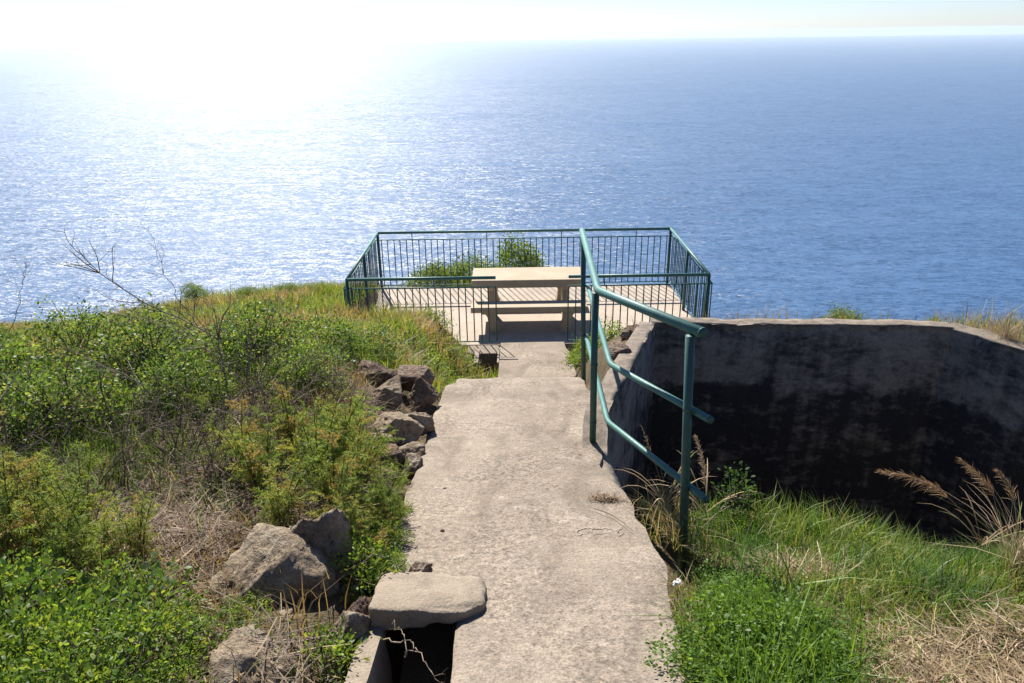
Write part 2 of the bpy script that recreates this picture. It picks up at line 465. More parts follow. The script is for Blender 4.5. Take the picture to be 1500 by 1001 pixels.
MAT = dict(
    path=mat_path(),
    floor=mat_concrete('terrace_concrete', (0.355, 0.295, 0.235), (0.43, 0.365, 0.295), (0.27, 0.225, 0.175), 0.45, 1.0, 0.3, 0.3),
    slab=mat_concrete('culvert_concrete', (0.22, 0.178, 0.130), (0.29, 0.24, 0.185), (0.13, 0.108, 0.085), 0.6, 1.5, 0.55, 0.4),
    table=mat_concrete('cast_concrete', (0.38, 0.31, 0.22), (0.46, 0.385, 0.285), (0.28, 0.225, 0.165), 0.4, 1.6, 0.3, 0.3),
    wall=mat_wall(),
    rock=mat_rock('tan_basalt', (0.195, 0.148, 0.100), (0.32, 0.250, 0.175), (0.062, 0.046, 0.034)),
    scoria=mat_rock('brown_scoria', (0.135, 0.090, 0.066), (0.225, 0.165, 0.125), (0.040, 0.028, 0.022)),
    paint=mat_paint('worn_green_paint', (0.036, 0.128, 0.108), (0.058, 0.170, 0.145), 0.8),
    paint_shaded=mat_paint('shaded_green_paint', (0.017, 0.066, 0.057), (0.028, 0.090, 0.078), 0.5),  # darker copy of the same green paint, the posts' shade put into its colour
    soil=mat_soil(), sea=mat_sea(),
    leaf=mat_tint('leaf', 0.50, 0.50, 0.3),
    blade=mat_tint('grass_blade', 0.42, 0.5, 0.35),
    thread=mat_tint('feathery_leaf', 0.35, 0.6, 0.2),
    dry=mat_tint('dry_stalk', 0.20, 0.75, 0.2, (1.1, 1.0, 0.85)),
    wood=mat_tint('dead_wood', 0.0, 0.9, 0.1, var=0.6),
    petal=mat_tint('petal', 0.4, 0.6, 0.2, (1, 1, 1)),
)

# ================================================================== SETTING
# --- ground: one sheet, fine near the path and coarse down to the sea
def axis(fine0, fine1, step, outs):
    a = list(np.arange(fine0, fine1 + 1e-6, step))
    return np.array(sorted(set([round(v, 4) for v in a] + outs)))
gx = axis(-9.5, 6.0, 0.085, [-400, -250, -150, -90, -55, -35, -24, -17, -13, -11, 7, 8.5, 11, 15, 22, 35, 60, 100, 180, 300, 400])
gy = axis(0.4, 15.0, 0.085, [-12, -9, -6.5, -4.5, -3, -2, -1.2, -0.6, 0, 16, 17.5, 20, 24, 30, 40, 55, 80, 110, 150, 190, 220, 260])
X, Y = np.meshgrid(gx, gy)
Z = H(X, Y)
far = np.maximum(np.abs(X) - 12, 0)
Z = Z + (fbm(X * 0.05, Y * 0.05, 9) - 0.5) * np.minimum(far * 0.15, 12) - np.where(Y > 0, np.minimum(far * 0.10, 14), 0)
nx, ny = len(gx), len(gy)
i = np.arange(ny - 1)[:, None] * nx + np.arange(nx - 1)[None, :]
g = Geo()
g.add(np.stack([X, Y, Z], -1).reshape(-1, 3), (0.15, 0.11, 0.07), f4=np.stack([i, i + 1, i + nx + 1, i + nx], -1).reshape(-1, 4))
tag(link('ground', g.mesh('ground', True), MAT['soil']), 'earthy hillside falling to the sea under the grass and bushes', kind='structure')

# --- sea: rings out to the horizon
g = Geo()
rr = np.concatenate([[1.0], np.geomspace(60, 31000, 60)])
aa = np.linspace(0, 2 * pi, 97)[:-1]
V = np.stack([rr[:, None] * np.cos(aa), rr[:, None] * np.sin(aa), np.zeros((len(rr), 96))], -1).reshape(-1, 3)
a = np.arange(len(rr) - 1)[:, None] * 96; j = np.arange(96)[None, :]; j2 = (j + 1) % 96
g.add(V, (0, 0, 0), f4=np.stack([a + j, a + 96 + j, a + 96 + j2, a + j2], -1).reshape(-1, 4))
so = link('sea', g.mesh('sea', True), MAT['sea'])
so.location = (0, 0, SEA)
tag(so, 'wide blue sea glittering in the sun out to the horizon', kind='structure')

# --- haze over the sea
bm = box_bm(-34000, 34000, -34000, 34000, SEA - 8, 6)
m = M('sea_haze')
pv = m.n('ShaderNodeVolumePrincipled')
pv.inputs['Color'].default_value = (0.72, 0.86, 1.0, 1)
pv.inputs['Density'].default_value = 5.5e-5
pv.inputs['Anisotropy'].default_value = 0.22
m.l(pv.outputs[0], m.out.inputs['Volume'])
tag(bm_obj('haze', bm, m.m), 'thin pale haze over the sea towards the horizon', 'haze', kind='stuff')

# --- path: upper slab
random.seed(4); rng = np.random.default_rng(11)
def path_xr(y):
    return np.interp(y, [0.2, 1.2, 1.7, 2.1, 2.4, 2.75, 3.0, 3.3, 3.6, 3.95, 4.3, 5.0, 5.75],
                     [0.56, 0.54, 0.53, 0.57, 0.615, 0.60, 0.575, 0.525, 0.505, 0.515, 0.575, 0.60, 0.615])
def path_xl(y):
    return np.where(y < 2.29, -0.195, np.interp(y, [2.29, 2.32, 3, 4.7, 5.45, 5.5, 5.75], [-0.195, -0.55, -0.53, -0.545, -0.53, -0.46, -0.455]))
ys = np.concatenate([np.arange(0.2, 2.28, 0.04), [2.289, 2.291], np.arange(2.32, 5.70, 0.035), [5.70]])
nu = 34
us = np.linspace(0, 1, nu)
xl = path_xl(ys) + (fbm(ys * 2.5, ys * 0, 31) - 0.5) * 0.04
xr = path_xr(ys) + (fbm(ys * 2.2, ys * 0 + 3, 32) - 0.5) * 0.10 + (vnoise(ys * 9, ys * 0 + 3, 36) - 0.5) * 0.03
PX = xl[:, None] + (xr - xl)[:, None] * us[None, :]
PY = np.repeat(ys[:, None], nu, 1)
PY = np.where((PY > 5.6) , PY + (vnoise(PX * 9, PX * 0, 41) - 0.5) * 0.05, PY)
PZ = zpath(PY) + (fbm(PX * 2.2, PY * 2.2, 51) - 0.5) * 0.035 + (fbm(PX * 12, PY * 12, 52, 3) - 0.5) * 0.012
edge = np.minimum(us, 1 - us)
PZ = PZ - (0.010 * (edge < 0.01))[None, :] - np.where(PY > 5.66, 0.02, 0)
top = np.stack([PX, PY, PZ], -1)
g = Geo()
i = np.arange(len(ys) - 1)[:, None] * nu + np.arange(nu - 1)[None, :]
g.add(top.reshape(-1, 3), (0, 0, 0), f4=np.stack([i, i + 1, i + nu + 1, i + nu], -1).reshape(-1, 4))
def skirt(g, line, depth, side=0.0):
    line = np.asarray(line); k = len(line)
    lo = line.copy(); lo[:, 2] -= depth; lo[:, 0] += side
    mid = line.copy(); mid[:, 2] -= depth * 0.5; mid[:, 0] += side * 0.5 + (vnoise(line[:, 1] * 14, line[:, 0] * 9, 77) - 0.5) * 0.03
    q = np.arange(k - 1)
    g.add(np.concatenate([line, mid, lo]), (0, 0, 0), f4=np.concatenate([np.stack([q, q + 1, q + 1 + k, q + k], -1), np.stack([q + k, q + 1 + k, q + 1 + 2 * k, q + 2 * k], -1)]))
skirt(g, top[:, -1], 0.32, 0.03); skirt(g, top[ys < 2.29, 0], 0.55); skirt(g, top[ys > 2.30, 0], 0.16); skirt(g, top[-1, :], 0.30)
path = tag(link('path', g.mesh('path', True), MAT['path']), 'worn sloping concrete footpath leading down to the railed lookout', kind='structure')
# hidden flight of steps, then the lower slab
sy = np.linspace(5.72, 7.62, 7)
for k in range(6):
    z1 = float(np.interp(sy[k], [5.7, 7.62], [-2.93, -3.86]))
    bm_obj('step', box_bm(-0.30, 0.80, sy[k], sy[k + 1] + 0.02, z1 - 0.45, z1, 0.012), MAT['path'], path)
ly = np.linspace(7.6, 9.83, 40)
lu = np.linspace(0, 1, 22)
lx0 = np.full_like(ly, -0.17) + (vnoise(ly * 6, ly * 0, 61) - 0.5) * 0.03
lx1 = np.interp(ly, [7.8, 9.8], [0.79, 0.74]) + (vnoise(ly * 4, ly * 0, 62) - 0.5) * 0.08
LX = lx0[:, None] + (lx1 - lx0)[:, None] * lu; LY = np.repeat(ly[:, None], 22, 1)
LZ = np.interp(LY, [7.6, 9.83], [-3.72, -4.045]) + (fbm(LX * 3, LY * 3, 63) - 0.5) * 0.02
top = np.stack([LX, LY, LZ], -1)
g = Geo(); i = np.arange(39)[:, None] * 22 + np.arange(21)[None, :]
g.add(top.reshape(-1, 3), (0, 0, 0), f4=np.stack([i, i + 1, i + 23, i + 22], -1).reshape(-1, 4))
skirt(g, top[:, -1], 0.3); skirt(g, top[:, 0], 0.4)
link('lower_slab', g.mesh('lower_slab', True), MAT['path'], path)

# --- paved terrace of the lookout
bm = box_bm(FX0 - 0.06, FX1 + 0.06, FY0, FY1 + 0.06, FLOOR - 0.35, FLOOR, 0.012)
tag(bm_obj('pavement', bm, MAT['floor']), 'pale concrete terrace slab inside the green fence', kind='structure')

# --- drain channel with its lid
dr = thing('drain_channel', 'open concrete drain with a rounded lid slab at the path edge', 'drain', (-0.33, 1.9, -2.0))
def part(bm, name, mat, root, smooth=False):
    bm.transform(Matrix.Translation(-Vector(root.location)))
    return bm_obj(name, bm, mat, root, smooth)
bm = bmesh.new()
bx = box_bm(-0.525, -0.455, 0.2, 2.06, -2.5, -1.5, 0.0)
for v in bx.verts:
    if v.co.z > -2: v.co.z = float(zpath(v.co.y)) + 0.0
bmesh.ops.subdivide_edges(bx, edges=bx.edges[:], cuts=5, use_grid_fill=True)
for v in bx.verts:
    v.co.x += (float(vnoise(v.co.y * 9, v.co.z * 9, 5)) - .5) * 0.025
    if v.co.z > -2.0: v.co.z += (float(vnoise(v.co.y * 7, v.co.x * 20, 6)) - .5) * 0.03
part(bx, 'side_wall', MAT['slab'], dr)
part(box_bm(-0.47, -0.17, 0.2, 3.3, -2.52, -2.40), 'channel_floor', MAT['slab'], dr)
# the lid: a slab with rounded edges
bm = bmesh.new()
bmesh.ops.create_cube(bm, size=1)
bmesh.ops.subdivide_edges(bm, edges=bm.edges[:], cuts=14, use_grid_fill=True)
for v in bm.verts:
    p = v.co * 2
    q = Vector(p)
    e = 12.0 if p.x < 0 else 3.2
    r = (abs(p.x) ** e + abs(p.y) ** max(e, 5) + abs(p.z) ** max(e, 4)) ** (1 / e)
    mx = max(abs(p.x), abs(p.y), abs(p.z))
    q = p * (mx / r) if r > 0 else p
    x = -0.305 + q.x * 0.198; y = 2.165 + q.y * 0.138 + 0.02 * q.x
    z = float(zpath(y)) + 0.016 + q.z * 0.043 - 0.012 * q.x
    z += (float(fbm(x * 9, y * 9 + v.co.z * 3, 8)) - 0.5) * 0.028
    x += (float(fbm(y * 25, z * 25, 18)) - 0.5) * 0.02; y += (float(fbm(x * 22, z * 22, 19)) - 0.5) * 0.026
    v.co = (x, y, z)
part(bm, 'lid', MAT['slab'], dr, True)

# --- lower drain hole beside the lower slab
d2 = thing('drain_channel', 'small drain hole in the grass where the path meets the terrace', 'drain', (-0.31, 9.2, -4.0))
for (x0, x1) in ((-0.50, -0.44), (-0.195, -0.172)):
    bx = box_bm(x0, x1, 8.75, 9.455, -4.5, -3.8)
    for v in bx.verts:
        if v.co.z > -4: v.co.z = float(np.interp(v.co.y, [7.6, 9.83], [-3.72, -4.045])) + 0.015
    part(bx, 'side_wall', MAT['slab'], d2)
part(box_bm(-0.46, -0.18, 8.5, 9.62, -4.55, -4.45), 'channel_floor', MAT['slab'], d2)
part(box_bm(-0.62, -0.175, 9.46, 9.79, -4.5, -4.05, 0.01), 'edge_slab', MAT['path'], d2)

# --- retaining wall bay on the right
wall = thing('retaining_wall', 'dark stained concrete retaining wall bay sunk beside the path', 'wall', (2.5, 6.3, -4.6))
def wall_run(pts, name, th, side):
    """pts: (x, y, ztop) along the inner face; the wall thickens to the given side"""
    pts = np.array(pts, float)
    s = np.concatenate([[0], np.cumsum(np.linalg.norm(np.diff(pts[:, :2], axis=0), axis=1))])
    n = max(int(s[-1] / 0.06), 4); t = np.linspace(0, s[-1], n)
    L = np.stack([np.interp(t, s, pts[:, k]) for k in range(3)], -1)
    d = unit(np.gradient(L[:, :2], axis=0)); nrm = np.stack([d[:, 1], -d[:, 0]], -1) * side
    L[:, 2] += (fbm(L[:, 0] * 3, L[:, 1] * 3, 71) - 0.5) * 0.035
    nz = 28; us = np.linspace(0, 1, nz)
    rows = []
    inner = []
    for u in us:
        z = -4.66 + (L[:, 2] + 4.66) * u
        r = (fbm(t * 2.2, z * 2.2, 72) - 0.5) * 0.035 + (fbm(t * 9, z * 9, 73, 3) - 0.5) * 0.012
        r -= 0.012 * (z < -3.12)                                   # the lower pour stands a touch proud
        inner.append(np.stack([L[:, 0] + nrm[:, 0] * r, L[:, 1] + nrm[:, 1] * r, z], -1))
    inner[-1][:, :2] += nrm * 0.012; inner[-1][:, 2] -= 0.004
    for u in (0.04, 0.3, 0.6, 0.96):
        q = L.copy(); q[:, :2] += nrm * (th * u); q[:, 2] += (fbm(L[:, 0] * 7 + u, L[:, 1] * 7, 74) - 0.5) * 0.03
        inner.append(q)
    q = L.copy(); q[:, :2] += nrm * th; q[:, 2] -= 0.03; inner.append(q)
    q = L.copy(); q[:, :2] += nrm * th; q[:, 2] = -4.66; inner.append(q)
    A = np.array(inner); r_, c_ = A.shape[:2]
    i = np.arange(r_ - 1)[:, None] * c_ + np.arange(c_ - 1)[None, :]
    g = Geo(); g.add(A.reshape(-1, 3), (0, 0, 0), f4=np.stack([i, i + 1, i + c_ + 1, i + c_], -1).reshape(-1, 4))
    for col in (0, c_ - 1):
        e = np.arange(r_) * c_ + col
        cp = A[:, col].mean(0)
        g.add(np.concatenate([A[:, col], [cp]]), (0, 0, 0), f3=[(k, (k + 1) % r_, r_) for k in range(r_)])
    me = g.mesh(name, False)
    me.transform(Matrix.Translation(-wall.location))
    return link(name, me, MAT['wall'], wall)
wall_run([(0.575, 3.2, -2.17), (0.545, 3.75, -2.275), (0.60, 4.15, -2.17), (1.35, 6.52, -2.50)], 'side_wall', 0.16, -1)
wall_run([(1.30, 6.50, -2.495), (3.93, 6.19, -2.47)], 'back_wall', 0.17, -1)
wall_run([(3.86, 6.26, -2.475), (4.2, 5.67, -2.47), (5.2, 3.9, -2.42), (5.8, 2.85, -2.38)], 'side_wall', 0.2, -1)

# ================================================================== LOOKOUT FENCE
def tube_me(name, pts, r, sides=10):
    g = Geo(); g.tube(np.array(pts, float), r, sides, (0, 0, 0))
    return g.mesh(name, sides > 6)
fence = thing('safety_fence', 'dark green metal baluster fence around the lookout terrace', 'fence', (0.23, 11.1, FLOOR))
fo = Vector(fence.location)
def fpart(name, pts, r, sides=10, mat='paint'):
    me = tube_me(name, [Vector(p) - fo for p in pts], r, sides)
    return link(name, me, MAT[mat], fence)
ZT = FLOOR + 0.985; ZS = FLOOR + 0.855; ZB = FLOOR + 0.05; OUT = 0.055
OL, OR_ = -0.21, 0.785                                              # gate opening in the front run
x0, x1, y0, y1 = FX0, FX1, FY0, FY1
for pts in ([(OL, y0, ZT), (x0, y0, ZT)], [(x0, y0, ZT), (x0, y1, ZT)], [(x0 - 0.02, y1, ZT), (x1 + 0.02, y1, ZT)], [(x1, y1, ZT), (x1, y0, ZT)], [(x1 + 0.01, y0, ZT), (OR_, y0, ZT)]):
    fpart('top_rail', pts, 0.023)
X0, X1, Y1 = x0 - OUT, x1 + OUT, y1 + 0.02
runs = [((OL, y0), (X0, y0)), ((X0, y0), (X0, Y1)), ((X0, Y1), (X1, Y1)), ((X1, Y1), (X1, y0)), ((X1, y0), (OR_, y0))]
bal = tube_me('baluster', [(0, 0, 0), (0, 0, ZS - ZB)], 0.0085, 6); bal.materials.append(MAT['paint_shaded'])
for (a, b) in runs:
    for zz in (ZS, ZB):
        fpart('middle_rail' if zz == ZS else 'bottom_rail', [(*a, zz), (*b, zz)], 0.009, 8)
    L = math.dist(a, b); n = max(2, round(L / 0.105))
    for k in range(n + 1 if a == runs[0][0] or b == runs[-1][1] else n):
        t = k / n
        o = bpy.data.objects.new('baluster', bal); C.objects.link(o); o.parent = fence
        o.location = Vector((a[0] + (b[0] - a[0]) * t, a[1] + (b[1] - a[1]) * t, ZB)) - fo
        o.rotation_euler = (random.uniform(-.006, .006), random.uniform(-.006, .006), random.random())
    # short uprights that carry the top rail above the middle rail
    for k in range(int(L / 1.3) + 1):
        t = (k + 0.5) / (int(L / 1.3) + 1)
        p = (a[0] + (b[0] - a[0]) * t, a[1] + (b[1] - a[1]) * t)
        q = (min(max(p[0], x0), x1), min(max(p[1], y0), y1))
        fpart('rail_bracket', [(*p, ZS), (*q, ZT)], 0.0075, 6, 'paint_shaded')
for (px_, py_) in ((x0, y0), (x0, 11.1), (x0, y1), (x1, y0), (x1, 11.1), (x1, y1)):
    fpart('post', [(px_, py_, FLOOR - 0.02), (px_, py_, ZT - 0.01)], 0.024, 10, 'paint_shaded')

# ================================================================== HANDRAIL
hand = thing('handrail', 'green three bar tubular handrail bending along the path edge', 'handrail', (0.47, 3.9, -2.3))
ho = Vector(hand.location)
def hpart(name, pts, r, sides=16, mat='paint'):
    me = tube_me(name, [Vector(p) - ho for p in pts], r, sides)
    return link(name, me, MAT[mat], hand)
def bend(pts, r=0.10, n=6):
    """round the corners of a polyline"""
    pts = [Vector(p) for p in pts]; out = [pts[0]]
    for a, b, c in zip(pts, pts[1:], pts[2:]):
        p = b + (a - b).normalized() * r; q = b + (c - b).normalized() * r
        for k in range(n + 1):
            t = k / n; out.append(p * (1 - t) ** 2 + b * 2 * t * (1 - t) + q * t * t)
    return out + [pts[-1]]
P1, P2, P3 = 2.85, 3.9, 5.62
R_ = 0.0255
tops = [at(1030, 488, P1 - 0.05), at(876, 426, P2), at(852.5, 338, P3 + 0.03)]
mids = [at(1040, 615, P1 - 0.10), at(894, 534, P2), at(861, 419, P3)]
lows = [at(1034, 732, P1 - 0.12), at(890, 618, P2), at(858.5, 492, P3)]
RAILS = []
for pts, r in ((tops, 0.0225), (mids, 0.0165), (lows, 0.0165)):
    RAILS.append(hpart('rail', bend(pts, 0.06), r))
for (pts, r), rl_ in zip(((tops, 0.0225), (mids, 0.0165), (lows, 0.0165)), RAILS):
    d = (pts[0] - pts[1]).normalized()
    hpart('end_cap', [pts[0] - d * 0.002, pts[0] + d * 0.004], r * 1.03, 16, 'paint_shaded').parent = rl_
for (t_, b_, d) in (((1011, 492), (1000, 832), P1), ((872, 429), (868, 668), P2), ((854, 342), (855, 575), P3)):
    post_ = hpart('post', [at(*b_, d) - Vector((0, 0, 0.06)), at(*t_, d)], 0.0195, 14, 'paint_shaded')
    if d == P2: post_mid = post_
    for rl in (mids, lows):                                        # weld beads where the lower bars meet the post
        k_ = min(range(3), key=lambda q: abs(rl[q].y - d))
        zc = rl[k_].z; a_, c_ = at(*b_, d), at(*t_, d); f_ = (zc - a_.z) / (c_.z - a_.z); pc = a_.lerp(c_, f_)
        hpart('weld', [pc - Vector((0, 0, .012)), pc, pc + Vector((0, 0, .012))], np.array([.0200, .0222, .0200]), 12, 'paint_shaded').parent = post_

bm = box_bm(-0.055, 0.055, -0.05, 0.05, -0.03, 0.035, 0.02, 3)
for v in bm.verts: v.co += Vector((random.uniform(-.008, .008), random.uniform(-.008, .008), random.uniform(-.006, .006)))
bm.transform(Matrix.Translation(at(868, 662, P2) - ho)); bm_obj('post_footing', bm, MAT['path'], post_mid)
# ================================================================== PICNIC TABLE AND BENCHES
tb = thing('picnic_table', 'cream concrete picnic table with a thick top on the terrace', 'table', (0.25, 10.95, FLOOR))
TZ = FLOOR + 0.685
part(box_bm(-0.585, 1.085, 10.62, 11.28, TZ - 0.125, TZ, 0.014), 'table_top', MAT['table'], tb)
for cx in (-0.31, 0.83):
    bm = bmesh.new()
    prof = [(-0.24, 0), (0.24, 0), (0.24, 0.06), (0.14, 0.14), (0.14, 0.46), (0.26, 0.558), (-0.26, 0.558), (-0.14, 0.46), (-0.14, 0.14), (-0.24, 0.06)]
    vs = [bm.verts.new((cx - 0.05, 10.95 + a, FLOOR + b)) for a, b in prof]
    f = bm.faces.new(vs)
    ex = bmesh.ops.extrude_face_region(bm, geom=[f])
    for v in ex['geom']:
        if isinstance(v, bmesh.types.BMVert): v.co.x += 0.10
    part(bm, 'leg', MAT['table'], tb)
def bench(y0, y1, label):
    b = thing('bench', label, 'bench', (0.25, (y0 + y1) / 2, FLOOR))
    sz = FLOOR + 0.405
    part(box_bm(-0.59, 1.095, y0, y1, sz - 0.085, sz, 0.012), 'seat', MAT['table'], b)
    for cx, s in ((-0.30, 1), (0.83, -1)):
        bm = bmesh.new()
        prof = [(-0.085, 0), (0.085, 0), (0.06, 0.12), (0.06, 0.24), (0.10, 0.318), (-0.10, 0.318), (-0.06, 0.24), (-0.06, 0.12)]
        prof = [(a + s * 0.035 * (1 - c / 0.32), c) for a, c in prof]
        ym = (y0 + y1) / 2
        vs = [bm.verts.new((cx + a, ym - 0.11, FLOOR + c)) for a, c in prof]
        f = bm.faces.new(vs)
        ex = bmesh.ops.extrude_face_region(bm, geom=[f])
        for v in ex['geom']:
            if isinstance(v, bmesh.types.BMVert): v.co.y += 0.22
        part(bm, 'leg', MAT['table'], b)
bench(10.21, 10.50, 'cream concrete bench on the path side of the picnic table')
bench(11.42, 11.71, 'cream concrete bench on the sea side of the picnic table')
# ================================================================== ROCKS
def rock(name, label, c, size, seed, mat='rock', rough=0.10, cuts=9, group=None, rot=None):
    r = np.random.default_rng(seed)
    bm = bmesh.new()
    bmesh.ops.create_icosphere(bm, subdivisions=5, radius=1.0)
    me = bpy.data.meshes.new(name); bm.to_mesh(me); bm.free()
    n = len(me.vertices); v = np.empty(n * 3, np.float32); me.vertices.foreach_get('co', v); v = v.reshape(-1, 3).astype(float)
    d = unit(v)
    rad_ = np.full(n, 1.32)
    for k in range(cuts + 4):
        nrm = unit(r.normal(size=3)); c0 = r.uniform(0.55, 0.88)
        dt = d @ nrm
        rad_ = np.where(dt > 0.05, np.minimum(rad_, c0 / np.maximum(dt, 0.05)), rad_)
    o = r.uniform(0, 50, 6)
    def n3(p, s, k):
        return (fbm(p[:, 0] * s + o[0], p[:, 1] * s + p[:, 2] * s * 0.7 + o[1], k) + fbm(p[:, 2] * s + o[2], p[:, 0] * s - p[:, 1] * s * 0.6 + o[3], k + 1) + fbm(p[:, 1] * s + o[4], p[:, 2] * s + p[:, 0] * 0.5 * s + o[5], k + 2)) / 1.5 - 0.94
    p = d * rad_[:, None]
    disp = n3(p, 1.6, 3) * rough * 1.6 + np.abs(n3(p, 4, 7)) * rough * -2.2 + n3(p, 9, 9) * rough * 0.9 + n3(p, 22, 11) * rough * 0.5
    p = p + d * disp[:, None]
    p = p * np.array(size)
    me.vertices.foreach_set('co', p.astype(np.float32).ravel())
    me.polygons.foreach_set('use_smooth', np.ones(len(me.polygons), bool))
    me.update()
    ob = link(name, me, MAT[mat])
    ob.location = c
    ob.rotation_euler = rot if rot else (r.uniform(-.3, .3), r.uniform(-.3, .3), r.uniform(0, 6.28))
    tag(ob, label, 'rock', group)
    return ob
WALL_G = 'stones of the low dry wall beside the path'
# (px, py, distance, half sizes, material, label): the low dry stone wall on the left edge of the path
stones = [
    (552, 550, 5.05, (.15, .15, .12), 'scoria', 'brown porous stone half buried at the far end of the dry wall'),
    (616, 552, 5.15, (.16, .15, .12), 'scoria', 'flat topped brown stone at the far end of the dry wall'),
    (622, 580, 4.85, (.15, .13, .12), 'scoria', 'rough reddish brown stone overhanging the path'),
    (570, 577, 4.65, (.16, .14, .11), 'rock', 'pale sloping stone in the upper course of the dry wall'),
    (578, 622, 4.10, (.175, .14, .105), 'rock', 'large tan slab stone leaning in the dry wall'),
    (617, 622, 4.20, (.075, .09, .11), 'rock', 'upright grey lichened stone beside the tan slab stone'),
    (560, 648, 3.85, (.11, .10, .07), 'rock', 'small tan stone under the leaning tan slab stone'),
    (600, 662, 3.85, (.085, .09, .075), 'rock', 'small light stone at the foot of the dry wall'),
    (605, 688, 3.58, (.06, .07, .075), 'scoria', 'little brown scoria lump at the near end of the dry wall'),
    (578, 672, 3.65, (.09, .08, .08), 'scoria', 'brown scoria lump tucked behind the feathery plants'),
]
for k, (px, py, d, s, mt, lb) in enumerate(stones):
    rock('wall_stone', lb, at(px, py, d), s, 100 + k, mt, 0.13 if mt == 'scoria' else 0.09, group=WALL_G)
rock('boulder', 'big grey domed boulder with dark pits beside the drain', at(372, 888, 2.20), (.24, .21, .23), 7, 'rock', 0.11, 8, rot=(0.1, 0.12, 0.5))
rock('boulder', 'tall flat topped boulder behind the domed boulder', at(462, 838, 2.38), (.22, .19, .27), 23, 'rock', 0.10, 10, rot=(0, 0, 0.25))
rock('boulder', 'low wide tan boulder cut off by the bottom of the bank', at(350, 985, 1.74), (.19, .16, .155), 31, 'rock', 0.09, 9, rot=(0, 0, 0.3))
rock('stone', 'small rounded grey stone at the foot of the domed boulder', at(412, 908, 2.05), (.045, .045, .055), 41, 'rock', 0.06)
rock('stone', 'pale broken stone leaning on the drain edge', at(508, 925, 2.0), (.055, .07, .085), 43, 'rock', 0.10)
rock('stone', 'dark crumbly scoria lump wedged against the drain lid', at(540, 895, 2.08), (.065, .05, .05), 45, 'scoria', 0.22)
rock('stone', 'dark crumbly scoria lump behind the drain lid', at(612, 838, 2.38), (.06, .04, .022), 47, 'scoria', 0.22)
rock('stone', 'dark rounded rock between the terrace fence and the retaining wall', at(925, 490, 6.3), (.13, .14, .10), 49, 'scoria', 0.1)
rock('stone', 'flat brown rock beside the retaining wall top', at(905, 520, 5.5), (.13, .16, .07), 51, 'scoria', 0.12)
for (px, py, lb) in ((652, 717, 'small black pebble lying further down the path'), (648, 778, 'small black pebble lying on the path above the drain lid')):
    p = at(px, py, 3.0); 
    v = ray(px, py); dd = -1.45 / (v[2] / v[1] + .21); p = Vector(v * dd / v[1])
    rock('pebble', lb, p + Vector((0, 0, .004)), (.010, .010, .007), int(px), 'scoria', 0.1)

# ================================================================== PLANT PARTS
def pal(r, n, cols, wts=None, jit=0.25):
    cols = np.array(cols, float)
    k = r.choice(len(cols), n, p=wts)
    return cols[k] * r.uniform(1 - jit, 1 + jit, (n, 1))
GREEN = [(.105, .185, .045), (.155, .235, .055), (.06, .12, .03), (.24, .29, .085)]
LIME = [(.16, .25, .040), (.25, .31, .055), (.11, .19, .035), (.065, .13, .025)]
DARK = [(.030, .070, .018), (.045, .095, .022), (.07, .13, .03)]
GRASS = [(.10, .17, .03), (.14, .20, .04), (.07, .13, .025), (.26, .24, .09)]
STRAW = [(.34, .25, .14), (.44, .34, .21), (.24, .165, .095), (.52, .44, .31)]
TWIG = [(.20, .155, .12), (.28, .225, .18), (.13, .098, .076)]
FEN = [(.24, .31, .07), (.18, .255, .06), (.32, .335, .09), (.38, .29, .10)]

def leaves(g, r, pos, out, L, W, cols, droop=0.25, k3=True):
    n = len(pos)
    d = unit(out + r.normal(0, 0.55, (n, 3)))
    s = unit(np.cross(d, r.normal(size=(n, 3))))
    q_ = r.uniform(0.45, 1.35, n); ln = L * q_; w = W * q_ * r.uniform(0.8, 1.15, n)
    t = np.array([0, 0.32, 0.68, 1.0]); wt = np.array([0.18, 1.0, 0.85, 0.05])
    P = pos[:, None, :] + d[:, None, :] * (ln[:, None] * t)[:, :, None]
    P[:, :, 2] -= droop * ln[:, None] * (t ** 2)[None, :]
    g.strips(P, w[:, None] * wt[None, :], s, cols)

def stems_to(g, r, base, tips, rad0, cols, k=5):
    for tp in tips:
        b = base + np.array([r.normal(0, .04), r.normal(0, .04), 0])
        t = np.linspace(0, 1, k)[:, None]
        mid = (tp - b) * np.array([0.35, 0.35, 0.65])
        P = b + (tp - b) * t ** 1.4 * np.array([1, 1, 0]) + np.array([0, 0, 1]) * (tp - b)[2] * t ** 0.85
        P[1:-1] += r.normal(0, 0.012, (k - 2, 3))
        g.tube(P, np.linspace(rad0, rad0 * 0.3, k), 4, cols[r.integers(len(cols))], False)

